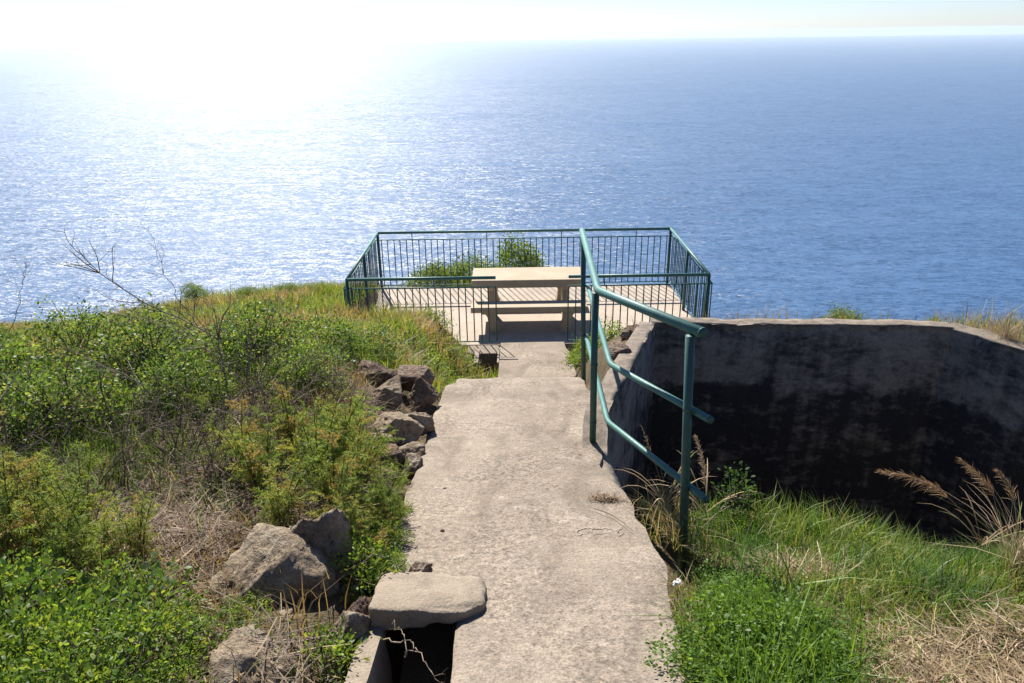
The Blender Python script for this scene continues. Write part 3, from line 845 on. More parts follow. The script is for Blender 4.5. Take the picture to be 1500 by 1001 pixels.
def make_bush(seed, h, rx, ncl, nlf, L, W, cols, wts=None, stem=26, spread=0.05, dead=0.0):
    """returns (foliage mesh, stem mesh) around the origin"""
    r = np.random.default_rng(seed)
    d = unit(r.normal(size=(ncl, 3))); d[:, 2] = np.abs(d[:, 2])
    lump = 0.62 + 0.75 * fbm(d[:, 0] * 2.2 + seed, d[:, 1] * 2.2 + d[:, 2] * 1.5 + seed * 1.7, seed % 97, 3)
    u = r.uniform(0.25, 1, ncl) ** 0.45
    c = d * np.array([rx, rx, h]) * (u * lump)[:, None]
    c[:, 2] = np.maximum(c[:, 2], 0.03)
    g = Geo()
    idx = np.repeat(np.arange(ncl), nlf)
    off = r.normal(0, spread, (len(idx), 3)) * np.array([1, 1, 0.8])
    pos = c[idx] + off
    out = unit(off) * 0.7 + d[idx] * 0.5 + np.array([0, 0, 0.45])
    cc = pal(r, ncl, cols, wts, 0.2)[idx] * r.uniform(0.8, 1.2, (len(idx), 1))
    leaves(g, r, pos, out, L, W, cc)
    fm = g.mesh('foliage'); fm.materials.append(MAT['leaf'])
    g = Geo()
    top = np.argsort(-u)[:stem]
    stems_to(g, r, np.zeros(3), c[top], 0.006 + 0.006 * h, TWIG)
    sm = g.mesh('stem'); sm.materials.append(MAT['wood'])
    return fm, sm
def put_plant(name, meshes, label, loc, rz=0, s=1.0, group=None, cat='bush', sz=None):
    o = thing(name, label, cat, loc, rz, group)
    o.scale = (s, s, s if sz is None else sz)
    for mm in meshes:
        nm = mm.name.split('.')[0]
        c = bpy.data.objects.new(nm, mm); C.objects.link(c); c.parent = o
    return o

def make_fennel(seed, h, nst, cols=FEN, wts=(.36, .28, .22, .14)):
    r = np.random.default_rng(seed); g = Geo(); gs = Geo()
    for s in range(nst):
        a = r.uniform(0, 2 * pi); lean = r.uniform(0.08, 0.5); hh = h * r.uniform(0.6, 1.1)
        b = np.array([math.cos(a), math.sin(a), 0]) * r.uniform(0, 0.06)
        t = np.linspace(0, 1, 9)
        P = b + np.stack([math.cos(a) * lean * hh * t ** 1.6, math.sin(a) * lean * hh * t ** 1.6, hh * t], -1)
        gs.tube(P, np.linspace(0.0045, 0.0015, 9), 4, (.10, .13, .04), False)
        nf = 15
        tint = pal(r, 1, cols, wts)[0]
        for f in range(nf):
            tt = r.uniform(0.18, 1.0)
            p = np.array([np.interp(tt, t, P[:, q]) for q in range(3)])
            fa = r.uniform(0, 2 * pi); el = r.uniform(0.2, 1.1)
            fd = np.array([math.cos(fa) * math.cos(el), math.sin(fa) * math.cos(el), math.sin(el)])
            fl = h * r.uniform(0.2, 0.42) * (1.15 - 0.6 * tt)
            n = 44
            q = r.uniform(0.1, 1, n)
            base = p + fd * (q * fl)[:, None]; base[:, 2] -= 0.25 * fl * q ** 2
            td = unit(fd * 0.8 + r.normal(0, 0.65, (n, 3)))
            tl = fl * r.uniform(0.14, 0.34, n) * (1.15 - 0.6 * q)
            TP = np.stack([base, base + td * (tl * .6)[:, None], base + td * tl[:, None] - np.array([0, 0, 1]) * (0.2 * tl)[:, None]], 1)
            col = tint * r.uniform(0.7, 1.3, (n, 1))
            g.strips(TP, np.array([[0.0011, 0.0013, 0.0004]]) * np.ones((n, 1)), unit(np.cross(td, r.normal(size=(n, 3)))), col)
            rp = np.stack([p, p + fd * fl * 0.5, p + fd * fl - np.array([0, 0, 0.25 * fl])], 0)[None]
            g.strips(rp, np.array([[0.0016, 0.0012, 0.0006]]), unit(np.cross(fd, r.normal(size=3)))[None], tint[None])
    fm = g.mesh('foliage'); fm.materials.append(MAT['thread'])
    sm = gs.mesh('stem'); sm.materials.append(MAT['thread'])
    return fm, sm

def twig_tree(g, r, p, d, L, rad0, depth, cols, jag=0.16):
    k = 6; P = [p]; q = p.copy(); dd = d.copy()
    for s in range(k):
        dd = unit(dd + r.normal(0, jag, 3)); q = q + dd * L / k; P.append(q)
    P = np.array(P)
    g.tube(P, np.linspace(rad0, rad0 * 0.45, k + 1), 4 if rad0 < .004 else 6, cols[r.integers(len(cols))], False)
    if depth <= 0: return
    for s in range(r.integers(2, 5)):
        i = r.integers(2, k + 1)
        nd = unit(dd + r.normal(0, 0.55, 3) + np.array([0, 0, 0.12]))
        twig_tree(g, r, P[i], nd, L * r.uniform(0.45, 0.75), rad0 * 0.5, depth - 1, cols, jag)
def dead_shrub(label, loc, seed, n, L, rad0, depth, lean=(0, 0, 1), spread=0.5, group=None, cols=TWIG):
    r = np.random.default_rng(seed); g = Geo()
    for k in range(n):
        d = unit(np.array(lean, float) + r.normal(0, spread, 3)); d[2] = abs(d[2]) * 0.8 + 0.1
        twig_tree(g, r, np.array([r.normal(0, .05), r.normal(0, .05), -0.03]), unit(d), L * r.uniform(.6, 1.1), rad0, depth, cols)
    o = link('dead_shrub', g.mesh('dead_shrub'), MAT['wood'])
    o.location = loc
    return tag(o, label, 'dead shrub', group)

def blades(g, r, x, y, z, hgt, wid, cols, lean=0.45, k=4):
    n = len(x)
    a = r.uniform(0, 2 * pi, n); ln = np.abs(r.normal(0, lean, n)) + 0.08
    dirx, diry = np.cos(a), np.sin(a)
    t = np.linspace(0, 1, k)
    hx = (ln * hgt)[:, None] * t[None, :] ** 1.8
    up = hgt[:, None] * (t[None, :] - 0.35 * np.minimum(ln, 1.2)[:, None] * t[None, :] ** 2.5)
    P = np.stack([x[:, None] + dirx[:, None] * hx, y[:, None] + diry[:, None] * hx, z[:, None] + up], -1)
    wt = np.array([0.8, 1.0, 0.7, 0.06]) if k == 4 else np.array([0.9, 0.85, 0.06])
    b = a + r.normal(0, 0.7, n)
    S = np.stack([-np.sin(b), np.cos(b), np.zeros(n)], -1)
    g.strips(P, wid[:, None] * wt[None, :], S, cols)
def field(r, n, x0, x1, y0, y1, seed, clump=1.4, keep=0.0, power=1.5):
    """clumped random points off the path, platform and pit"""
    m = int(n * 3.2)
    x = r.uniform(x0, x1, m); y = r.uniform(y0, y1, m)
    w = fbm(x * clump, y * clump, seed, 3)
    w = np.clip((w - 0.25) / 0.45, 0, 1) ** power + keep
    ok = (r.random(m) < w) & ~blocked(x, y)
    x, y = x[ok][:n], y[ok][:n]
    return x, y

# ================================================================== GRASS (nobody could count it)
r = np.random.default_rng(5)
def grass_obj(label, parts, cat='grass', name='grass', mat='blade'):
    g = Geo()
    for p in parts: p(g)
    o = link(name, g.mesh(name), MAT[mat])
    return tag(o, label, cat, kind='stuff')
def slope_grass(g):
    x, y = field(r, 78000, -9.5, -0.15, 5.2, 13.6, 21, 1.1, 0.25)
    z = H(x, y) - 0.01
    dry = fbm(x * 0.55 + 3, y * 0.8, 44, 3)
    dry = dry + .20 * np.exp(-((x + 2.6) / 1.3) ** 2 - ((y - 8.1) / .8) ** 2) + .12 * np.exp(-((x + 2.4) / .5) ** 2 - ((y - 9.4) / .5) ** 2)
    isdry = (dry + r.normal(0, 0.06, len(x))) > 0.51
    col = pal(r, len(x), GRASS, (.36, .32, .18, .14)) * np.array([1.55, 1.4, 1.15])
    col[~isdry] *= 1.12
    col[isdry] = pal(r, int(isdry.sum()), [(.38, .26, .16), (.30, .20, .12), (.26, .24, .09), (.46, .35, .22)])
    h = r.uniform(.09, .24, len(x)) * (0.7 + 0.7 * vnoise(x * 1.7, y * 1.7, 8))
    blades(g, r, x, y, z, h, r.uniform(.0028, .0055, len(x)), col, 0.6, 3)
def near_left(g):
    x, y = field(r, 26000, -5.2, -0.6, 0.9, 5.6, 22, 1.8, 0.12)
    ok = (x < -0.98) | (y < 2.6) | (y > 5.35); x, y = x[ok], y[ok]
    z = H(x, y) - 0.01
    dry = fbm(x * 0.9 + 9, y * 0.9, 45, 3) + r.normal(0, 0.08, len(x)) > 0.47
    col = pal(r, len(x), GRASS, (.34, .24, .32, .10))
    col[dry] = pal(r, int(dry.sum()), [(.22, .15, .09), (.30, .22, .13), (.16, .11, .07)])
    h = r.uniform(.06, .20, len(x))
    blades(g, r, x, y, z, h, r.uniform(.0016, .0034, len(x)), col, 0.7, 3)
def behind(g):
    x, y = field(r, 9000, 1.2, 10.0, 6.75, 9.4, 23, 1.4, 0.4)
    col = pal(r, len(x), [(.30, .22, .12), (.38, .29, .17), (.20, .15, .08), (.15, .18, .05)])
    h = r.uniform(.10, .30, len(x)) * (0.5 + vnoise(x * 2, y * 2, 15))
    blades(g, r, x, y, H(x, y) - .01, h, r.uniform(.002, .004, len(x)), col, 0.5, 3)
    x, y = field(r, 12000, 4.2, 9.5, 2.5, 7.0, 26, 1.4, 0.4)
    col = pal(r, len(x), [(.30, .22, .12), (.38, .29, .17), (.14, .19, .05), (.15, .18, .05)])
    blades(g, r, x, y, H(x, y) - .01, r.uniform(.08, .26, len(x)), r.uniform(.002, .004, len(x)), col, 0.5, 3)
    x, y = field(r, 5000, -3.0, 3.2, 12.5, 14.2, 24, 1.4, 0.4)
    col = pal(r, len(x), GRASS, (.4, .3, .2, .1))
    blades(g, r, x, y, H(x, y) - .01, r.uniform(.1, .28, len(x)), r.uniform(.003, .006, len(x)), col, 0.5, 3)
grass_obj('yellow green grass with brown patches on the slope left of the terrace', [slope_grass])
grass_obj('sparse grass and dry blades between the bushes of the left bank', [near_left])
grass_obj('dry grass behind the retaining wall and around the terrace', [behind])

def straw_zone(x, y):
    """where mown straw lies on the right bank"""
    s = sstep(0.98, 1.25, x - 0.4 * (y - 1.75)) * sstep(2.10, 1.85, y + (fbm(x * 2, y * 2, 90) - .5) * .5)
    hole = sstep(0.5, 0.2, np.hypot((x - 1.15) / 0.45, (y - 2.42) / 0.30))
    return np.maximum(s, hole * 0.8)
def right_grass(g):
    x, y = field(r, 46000, 0.60, 3.6, 1.0, 3.25, 25, 2.2, 0.35)
    z = H(x, y) - 0.01
    sz = straw_zone(x, y)
    ok = r.random(len(x)) > sz * 0.93
    x, y, z = x[ok], y[ok], z[ok]
    n = len(x)
    patch = fbm(x * 2.4, y * 2.4, 46, 3)
    col = pal(r, n, [(.12, .20, .030), (.17, .24, .045), (.08, .145, .025), (.34, .30, .14)], (.36, .30, .18, .16))
    hue = fbm(x * 3.1 + 7, y * 3.1, 47, 3)[:, None]
    col = col * (1 + (hue - .5) * np.array([1.5, .7, .6]))
    h = r.uniform(.06, .17, n) * (0.55 + 1.0 * patch)
    h *= 0.75 + 0.6 * sstep(2.5, 3.1, y)
    h *= sstep(0.56, 0.75, x) * 0.6 + 0.4
    blades(g, r, x, y, z, h, r.uniform(.0011, .0026, n), col, 0.55, 4)
grass_obj('fresh green grass on the bank by the handrail and the sunken wall', [right_grass])
def edge_dry(g):
    # long dry blades hanging over the broken path edge beside the handrail
    n = 330
    y = r.uniform(2.8, 3.3, n); x = 0.74 + r.normal(0, .06, n) + (3.3 - y) * .08
    col = pal(r, n, STRAW + [(.10, .15, .04), (.08, .12, .03)])
    blades(g, r, x, y, np.interp(y, [2.7, 3.3], [-2.12, -2.28]) - .06, r.uniform(.10, .30, n), r.uniform(.001, .0022, n), col, 0.6, 4)
    n = 1500
    y = r.uniform(1.2, 2.25, n); x = 0.62 + np.abs(r.normal(0, .2, n))
    blades(g, r, x, y, H(x, y), r.uniform(.14, .32, n), r.uniform(.0014, .0032, n), pal(r, n, [(.12, .22, .03), (.16, .26, .04), (.09, .17, .025)]), 0.5, 4)
    n = 400
    y = r.uniform(1.2, 2.3, n); x = path_xr(y) + np.abs(r.normal(0.03, .04, n))
    blades(g, r, x, y, zpath(y) - .05, r.uniform(.05, .13, n), r.uniform(.001, .002, n), pal(r, n, GRASS + STRAW), 0.8, 4)
grass_obj('long dry and green blades along the broken path edge by the handrail', [edge_dry])

# --- straw lying on the ground
def lying(g, r, x, y, z, L, W, cols, tilt=0.12, curve=0.35):
    n = len(x); a = r.uniform(0, 2 * pi, n); t = np.linspace(-.5, .5, 4)
    cv = r.normal(0, curve, n)
    el = r.normal(0, tilt, n)
    px_ = x[:, None] + L[:, None] * (np.cos(a)[:, None] * t - np.sin(a)[:, None] * cv[:, None] * (t ** 2 - .1))
    py_ = y[:, None] + L[:, None] * (np.sin(a)[:, None] * t + np.cos(a)[:, None] * cv[:, None] * (t ** 2 - .1))
    pz_ = z[:, None] + L[:, None] * np.sin(el)[:, None] * t
    S = np.stack([-np.sin(a), np.cos(a), r.normal(0, .5, n)], -1)
    g.strips(np.stack([px_, py_, pz_], -1), W[:, None] * np.array([[.8, 1, 1, .5]]), unit(S), cols)
def straw_right(g):
    m = 60000
    x = r.uniform(0.9, 3.2, m); y = r.uniform(1.0, 3.0, m)
    ok = (r.random(m) < straw_zone(x, y)) & ~blocked(x, y); x, y = x[ok][:17000], y[ok][:17000]
    n = len(x)
    heap = 0.13 * sstep(.34, .0, np.hypot(x - 1.62, y - 2.02)) + 0.05 * fbm(x * 5, y * 5, 48)
    zz = H(x, y) + heap * r.uniform(0.1, 1.0, n) + .004
    lying(g, r, x, y, zz, r.uniform(.05, .26, n), r.uniform(.0008, .0022, n), pal(r, n, STRAW, (.36, .26, .28, .10)) * .82, 0.16)
grass_obj('mown straw lying in a heap on the right bank', [straw_right], 'straw', 'straw', 'dry')
def litter_left(g):
    m = 26000
    x = r.uniform(-3.6, -0.6, m); y = r.uniform(1.2, 4.6, m)
    w = np.clip((fbm(x * 1.3 + 5, y * 1.3, 49, 3) - .35) / .3, 0, 1)
    ok = (r.random(m) < w) & ~blocked(x, y); x, y = x[ok][:9000], y[ok][:9000]; n = len(x)
    lying(g, r, x, y, H(x, y) + r.uniform(0.0, .06, n), r.uniform(.06, .34, n), r.uniform(.0009, .0024, n), pal(r, n, TWIG + STRAW[:3]) * .75, 0.25, .25)
    # a paler heap of broken stalks by the domed boulder
    c = hit(275, 800); n = 700
    x = c.x + r.normal(0, .13, n); y = c.y + r.normal(0, .10, n)
    lying(g, r, x, y, H(x, y) + r.uniform(.0, .07, n), r.uniform(.08, .34, n), r.uniform(.001, .0026, n), pal(r, n, [(.22, .155, .115), (.15, .10, .072), (.32, .25, .19)]), 0.15, .15)
grass_obj('dry stalk litter scattered under the bushes of the left bank', [litter_left], 'litter', 'dry_litter', 'dry')

# ================================================================== BUSHES
bushA = [make_bush(200 + k, .60, .52, 300, 17, .034, .0085, GREEN, (.34, .34, .18, .14), 30, .055) for k in range(3)]
bushL = [make_bush(230 + k, .34, .27, 135, 26, .023, .0050, LIME, (.36, .20, .28, .16), 22, .036) for k in range(3)]
bushS = [make_bush(260 + k, .20, .17, 80, 15, .022, .0048, LIME, (.30, .30, .25, .15), 14, .03) for k in range(2)]
bushF = [make_bush(280 + k, .62, .50, 330, 16, .040, .011, [(.13, .20, .035), (.19, .25, .05), (.08, .13, .025)], None, 20, .07) for k in range(2)]
G_BANK = 'leafy bushes massed on the left bank'
bank = [(-3.35, 5.75, .40), (-2.65, 5.45, .52), (-2.05, 5.2, .60), (-3.75, 5.0, .50), (-3.0, 4.75, .70), (-2.4, 4.55, .78),
        (-1.75, 4.75, .75), (-1.45, 5.35, .68), (-4.4, 6.3, .36), (-1.15, 5.6, .55), (-3.2, 4.05, .82), (-2.55, 3.75, .72), (-1.35, 4.35, .55), (-4.1, 5.6, .40), (-2.0, 4.05, .62)]
bank_label = {6: 'green bush growing round the foot of the tall bare shrub', 9: 'low green bush nearest the far stones of the dry wall',
              12: 'small green bush between the dry wall and the tall bare shrub', 7: 'small green bush behind the pale sloping wall stone',
              14: 'ragged green bush beside the tangles of dead twigs', 8: 'little green bush at the grassy upper rim of the thicket'}
for k, (x, y, s) in enumerate(bank):
    put_plant('leafy_bush', bushA[k % 3], bank_label.get(k, 'green small leaved bush massed in the middle of the thicket'), (x, y, float(H(x, y)) - .03), k * 1.9, s, G_BANK)
def pxb(px, py):
    return hit(px, py)
bushB = [make_bush(290 + k, .32, .24, 70, 11, .034, .0090, [(.08, .15, .035), (.12, .20, .045), (.05, .10, .025)], None, 20, .045) for k in range(2)]
for k, (px, py, s, lb) in enumerate([(20, 960, .95, 'broad leaved dark green shrub under the leaning bare stem'), (150, 960, .8, 'broad leaved dark green shrub in the midst of the lime green shrubs'), (225, 905, .7, 'broad leaved dark green shrub next to the stalk litter'), (285, 975, .55, 'small broad leaved shrub beside the low wide tan boulder')]):
    p = hit(px, py); put_plant('broadleaf_shrub', bushB[k % 2], lb, p - Vector((0, 0, .02)), k * 2.3, s)
for k, (x, y, s) in enumerate([(-.51, 2.43, .55), (-.53, 2.62, .6), (-.55, 2.95, .5), (-.60, 2.5, .8)]):
    put_plant('leafy_weed', bushB[k % 2] if k == 3 else bushL[k % 3], 'leafy green weed spilling over the path edge behind the drain lid', (x, y, float(zpath(y)) - .03), k * 1.4, s * .62, 'weeds spilling over the path edge')
G_LIME = 'lime green shrubs in front of the boulders'
for k, (px, py, s) in enumerate([(45, 1010, .9), (125, 1010, .65), (205, 985, .8), (90, 930, .6), (185, 900, .6), (245, 1025, .45), (10, 925, .9), (120, 1070, .8), (25, 1085, .8), (255, 930, .42)]):
    p = pxb(px, py)
    put_plant('leafy_shrub', bushL[k % 3], 'bright lime green leafy shrub crowding the low corner of the left bank', p - Vector((0, 0, .02)), k * 2.1, s, G_LIME)
p = at(360, 945, 1.98); put_plant('leafy_shrub', bushL[1], 'single lime green shrub growing in front of the domed boulder', p, 1.0, .5)
p = at(530, 850, 2.33); put_plant('leafy_shrub', bushS[0], 'small bright green sprout behind the drain lid', (p.x, p.y, p.z), 0.4, .8)
p = at(470, 985, 1.83); put_plant('leafy_shrub', bushS[1], 'small green weed between the tan boulder and the drain', (p.x, p.y, p.z - .02), 2.4, .85)
p = at(470, 960, 1.95); put_plant('leafy_shrub', bushS[0], 'small green weed at the foot of the flat topped boulder', (p.x, p.y, p.z - .05), 3.4, .6)
# far bushes
p = at(760, 402, 13.3); put_plant('round_bush', bushF[0], 'round olive green bush rising behind the terrace fence', (p.x, p.y, p.z - .12), 0.3, 1.0, sz=1.25)
p = at(690, 410, 13.2); put_plant('low_bush', bushF[1], 'low spreading green bush behind the terrace fence left of the round bush', (p.x, p.y, p.z - .10), 1.3, 1.15, sz=.85)
p = at(640, 412, 13.1); put_plant('low_bush', bushF[0], 'low yellow green bush at the end of the row behind the fence', (p.x, p.y, p.z - .12), 2.3, 1.0, sz=.75)
p = at(1237, 478, 8.6); put_plant('low_bush', bushF[0], 'small green bush peeking over the middle of the retaining wall', (p.x, p.y, p.z - .12), .8, .55)
p = at(1370, 480, 8.9); put_plant('low_bush', bushF[1], 'tiny green bush top beside the far corner of the retaining wall', (p.x, p.y, p.z - .10), 2.2, .36)
p = at(1505, 512, 8.0); put_plant('low_bush', bushF[1], 'olive bush past the splayed end of the retaining wall', (p.x, p.y, p.z - .12), 4.2, .72)
for k, (px, py, d, s) in enumerate([(285, 425, 11.0, .42), (420, 424, 11.6, .40), (470, 424, 11.4, .38), (360, 428, 11.2, .36)]):
    p = at(px, py, d)
    put_plant('low_bush', bushA[k % 3], 'low green bush on the grassy crest left of the terrace', (p.x, p.y, p.z - .12), k * 1.3, s, 'low bushes along the grassy crest')
for k, (x, y, s) in enumerate([(.98, 8.6, 1.15), (.95, 8.1, 1.2), (1.1, 7.6, 1.3), (1.02, 9.1, 1.0), (1.3, 8.5, 1.2), (.85, 8.25, 1.2), (.83, 8.75, 1.0), (.88, 7.95, 1.2), (.84, 9.25, .8)]):
    put_plant('leafy_weed', bushS[k % 2], 'green weed beside the lower path by the handrail end', (x, y, float(H(x, y)) - .02), k, s, 'weeds beside the lower path')
for k, (x, y, s) in enumerate([(-.46, 8.2, .9), (-.62, 7.6, 1.1), (-.58, 8.7, 1.1), (-.85, 7.2, 1.3), (-.30, 8.05, .7), (-.80, 8.4, 1.2), (-1.0, 9.1, 1.2), (-.7, 6.6, 1.2)]):
    put_plant('leafy_weed', bushS[k % 2], 'green weed growing over the small drain hole bank', (x, y, float(H(x, y)) - .02), k * 1.1, s, 'weeds around the small drain hole')

# ================================================================== FEATHERY PLANTS
fen = [make_fennel(300 + k, .42, 8) for k in range(4)]
for k, (x, y, s) in enumerate([(-.95, 3.75, .95), (-.78, 3.45, .85), (-1.15, 3.45, 1.0), (-.95, 3.15, 1.1), (-.74, 3.1, .8), (-1.2, 3.05, 1.0), (-.82, 2.85, 1.0), (-.66, 2.80, .62), (-1.02, 2.72, .9), (-.66, 2.55, .55), (-1.4, 3.3, .9), (-.62, 3.35, .42), (-.60, 3.02, .50), (-.60, 2.72, .55), (-.58, 2.50, .45), (-.62, 2.88, .6), (-.74, 2.56, .8), (-.86, 3.3, 1.0), (-.57, 2.46, .55), (-.56, 2.66, .62), (-.57, 2.86, .58)]):
    put_plant('feathery_plant', fen[k % 4], {0: 'feathery plant reaching the near end of the dry stone wall', 9: 'small feathery plant sprouting between tall boulder and path',
        10: 'feathery plant standing away from the path beside the dead twigs', 11: 'tiny feathery sprig at the last stone of the dry wall',
        14: 'small feathery sprig hanging over the path just behind the drain lid'}.get(k, 'feathery yellow green plant in the stand behind the flat topped boulder'), (x, y, float(H(x, y)) - .02), k * 1.7, s, 'feathery plants by the path edge', 'plant')
for k, (px, py, s) in enumerate([(20, 835, 1.1), (90, 830, 1.0), (150, 845, .9), (60, 790, 1.1), (200, 830, .8), (5, 770, 1.1), (130, 800, .9)]):
    p = pxb(px, py)
    put_plant('feathery_plant', fen[(k + 1) % 4], 'feathery green plant rising behind the lime green shrubs', p - Vector((0, 0, .02)), k * 1.3, s, 'feathery plants behind the lime shrubs', 'plant')

# ================================================================== PARSLEY LIKE WEEDS on the right bank
def make_parsley(seed, h, n):
    r = np.random.default_rng(seed); g = Geo(); gs = Geo()
    for s in range(n):
        a = r.uniform(0, 2 * pi); rr_ = r.uniform(.1, 1) * h * 0.95; hh = h * r.uniform(.45, 1)
        tip = np.array([math.cos(a) * rr_, math.sin(a) * rr_, hh])
        t = np.linspace(0, 1, 4)[:, None]
        P = tip * np.concatenate([t ** 1.3, t ** 1.3, t ** .8], 1)
        gs.tube(P, np.linspace(.0014, .0008, 4), 3, (.10, .17, .04), False)
        m_ = 46
        q = r.normal(0, 1, (m_, 3)) * np.array([.028, .028, .011])
        out = unit(q) + np.array([math.cos(a), math.sin(a), .2]) * .4
        leaves(g, r, tip + q, out, .0125, .0036, pal(r, 1, [(.115, .22, .035), (.15, .25, .045), (.085, .17, .03)])[0] * r.uniform(.75, 1.25, (m_, 1)))
    a = g.mesh('foliage'); a.materials.append(MAT['leaf']); b = gs.mesh('stem'); b.materials.append(MAT['blade'])
    return a, b
pars = [make_parsley(400 + k, .15, 46) for k in range(3)]
pl = [(1045, 900, .8), (1085, 935, 1.2), (1035, 955, .8), (1125, 975, 1.3), (1070, 995, .9), (1175, 995, 1.1), (1150, 930, .7), (1195, 965, .6), (1030, 1015, 1.1), (1100, 1030, 1.2), (1180, 1040, 1.0), (1050, 868, .6), (1105, 885, .8), (1015, 925, .5)]
for k, (px, py, s) in enumerate(pl):
    p = pxb(px, py)
    put_plant('parsley_weed', pars[k % 3], 'low parsley like weed beside the near path edge', p - Vector((0, 0, .01)), k * 1.9, s, 'parsley like weeds by the near path edge', 'weed')
for k, (px, py, s) in enumerate([(1090, 790, .6), (1190, 785, .6), (1250, 800, .65), (1270, 815, .6), (1150, 800, .5)]):
    p = pxb(px, py)
    put_plant('broadleaf_weed', bushS[k % 2], 'broad leaved weed at the rim of the sunken wall bay', p - Vector((0, 0, .02)), k * 1.9, s * .9, 'weeds at the rim of the sunken bay', 'weed')

# ================================================================== REEDS WITH PLUMES
def reed(label, pts, rad0, plume0, plen, cols, seed, group=None, nplume=260, wid=.0009):
    r = np.random.default_rng(seed)
    pts = np.array([list(p) for p in pts]); b = pts[0].copy()
    o = thing('plumed_reed', label, 'reed', b, 0, group)
    s = np.linspace(0, 1, len(pts)); t = np.linspace(0, 1, 16)
    L = np.stack([np.interp(t, s, np.array(pts[:, k])) for k in range(3)], -1)
    for _ in range(3): L[1:-1] = (L[:-2] + 2 * L[1:-1] + L[2:]) / 4
    L = L - b
    g = Geo(); g.tube(L, np.linspace(rad0, rad0 * .35, 16), 5, cols[0], False)
    link('stem', g.mesh('stem'), MAT['dry'], o)
    g = Geo(); q = r.uniform(plume0, 1, nplume)
    base = np.stack([np.interp(q, t, L[:, k]) for k in range(3)], -1)
    d0 = unit(np.stack([np.interp(np.minimum(q + .05, 1), t, L[:, k]) - np.interp(q - .05, t, L[:, k]) for k in range(3)], -1))
    d = unit(d0 + r.normal(0, .28, (nplume, 3)) + np.array([0, 0, -.1]))
    ln = plen * r.uniform(.4, 1, nplume) * (1.2 - .7 * (q - plume0) / (1 - plume0))
    P = np.stack([base, base + d * (ln * .5)[:, None], base + d * ln[:, None] - np.array([0, 0, .2]) * ln[:, None]], 1)
    g.strips(P, np.ones((nplume, 1)) * np.array([[wid * .6, wid, wid * .3]]), unit(np.cross(d, r.normal(size=(nplume, 3)))), pal(r, nplume, cols))
    link('plume', g.mesh('plume'), MAT['dry'], o)
    g = Geo(); n = 9
    for k in range(n):
        a = r.uniform(0, 2 * pi); l = r.uniform(.2, .42); tt = np.linspace(0, 1, 6)
        P = np.stack([np.cos(a) * l * .75 * tt, np.sin(a) * l * .75 * tt, l * (tt - .55 * tt ** 2.2)], -1)[None]
        g.strips(P, np.array([[.002, .003, .003, .0025, .0015, .0003]]), np.array([[-math.sin(a), math.cos(a), 0.]]), pal(r, 1, STRAW[:3] + [(.14, .17, .05)]))
    link('leaf_blade', g.mesh('leaf_blade'), MAT['dry'], o)
    return o
PL = [(.40, .27, .15), (.46, .33, .20), (.34, .21, .12)]
reed('arching tan reed plume bowed over the sunken bay', [at(1437, 800, 2.9), at(1420, 762, 2.92), at(1385, 722, 2.95), at(1340, 698, 2.98), at(1290, 690, 3.0)], .003, .45, .085, PL, 1)
reed('upright tan reed plume next to the arching reed', [at(1482, 800, 2.85), at(1470, 750, 2.9), at(1445, 705, 2.95), at(1408, 674, 3.0)], .003, .5, .075, PL, 2)
reed('dry reed plume leaning off the right bank edge', [at(1488, 820, 2.8), at(1490, 760, 2.85), at(1482, 715, 2.9), at(1462, 690, 2.95)], .003, .5, .06, PL, 3, None, 240)
reed('short pale dry plume standing by the near handrail post', [at(1033, 752, 3.05), at(1034, 715, 3.05), at(1030, 675, 3.05), at(1020, 640, 3.05)], .0022, .35, .05, [(.50, .40, .30), (.42, .32, .22)], 4, None, 260)
reed('thin dry stalk between the handrail posts', [at(975, 740, 3.1), at(968, 705, 3.1), at(955, 665, 3.12), at(940, 625, 3.15)], .0016, .7, .03, [(.36, .27, .18), (.42, .32, .22)], 5, None, 60)
for k, (px, py) in enumerate([(1445, 815), (1478, 830), (1500, 800), (1460, 790), (1495, 850), (1395, 800)]):
    n = 120; rr2 = np.random.default_rng(700 + k); g = Geo(); z0 = np.zeros(n)
    blades(g, rr2, rr2.normal(0, .035, n), rr2.normal(0, .03, n), z0, rr2.uniform(.14, .36, n), rr2.uniform(.001, .0024, n), pal(rr2, n, STRAW + [(.16, .17, .06)]), .6, 4)
    o = link('dry_grass_tuft', g.mesh('dry_grass_tuft'), MAT['dry']); p = pxb(px, py); o.location = p
    tag(o, 'tall dry grass tuft around the feet of the plumed reeds', 'grass tuft', 'dry tufts around the reeds')
# dark leafy sapling beside the pale plume
sap = make_bush(270, .22, .08, 34, 9, .022, .006, DARK, None, 10, .02)
p = at(1078, 742, 3.08); put_plant('sapling', sap, 'thin dark green sapling behind the near handrail post', p, 1.0, 1.0, None, 'sapling', 1.1)

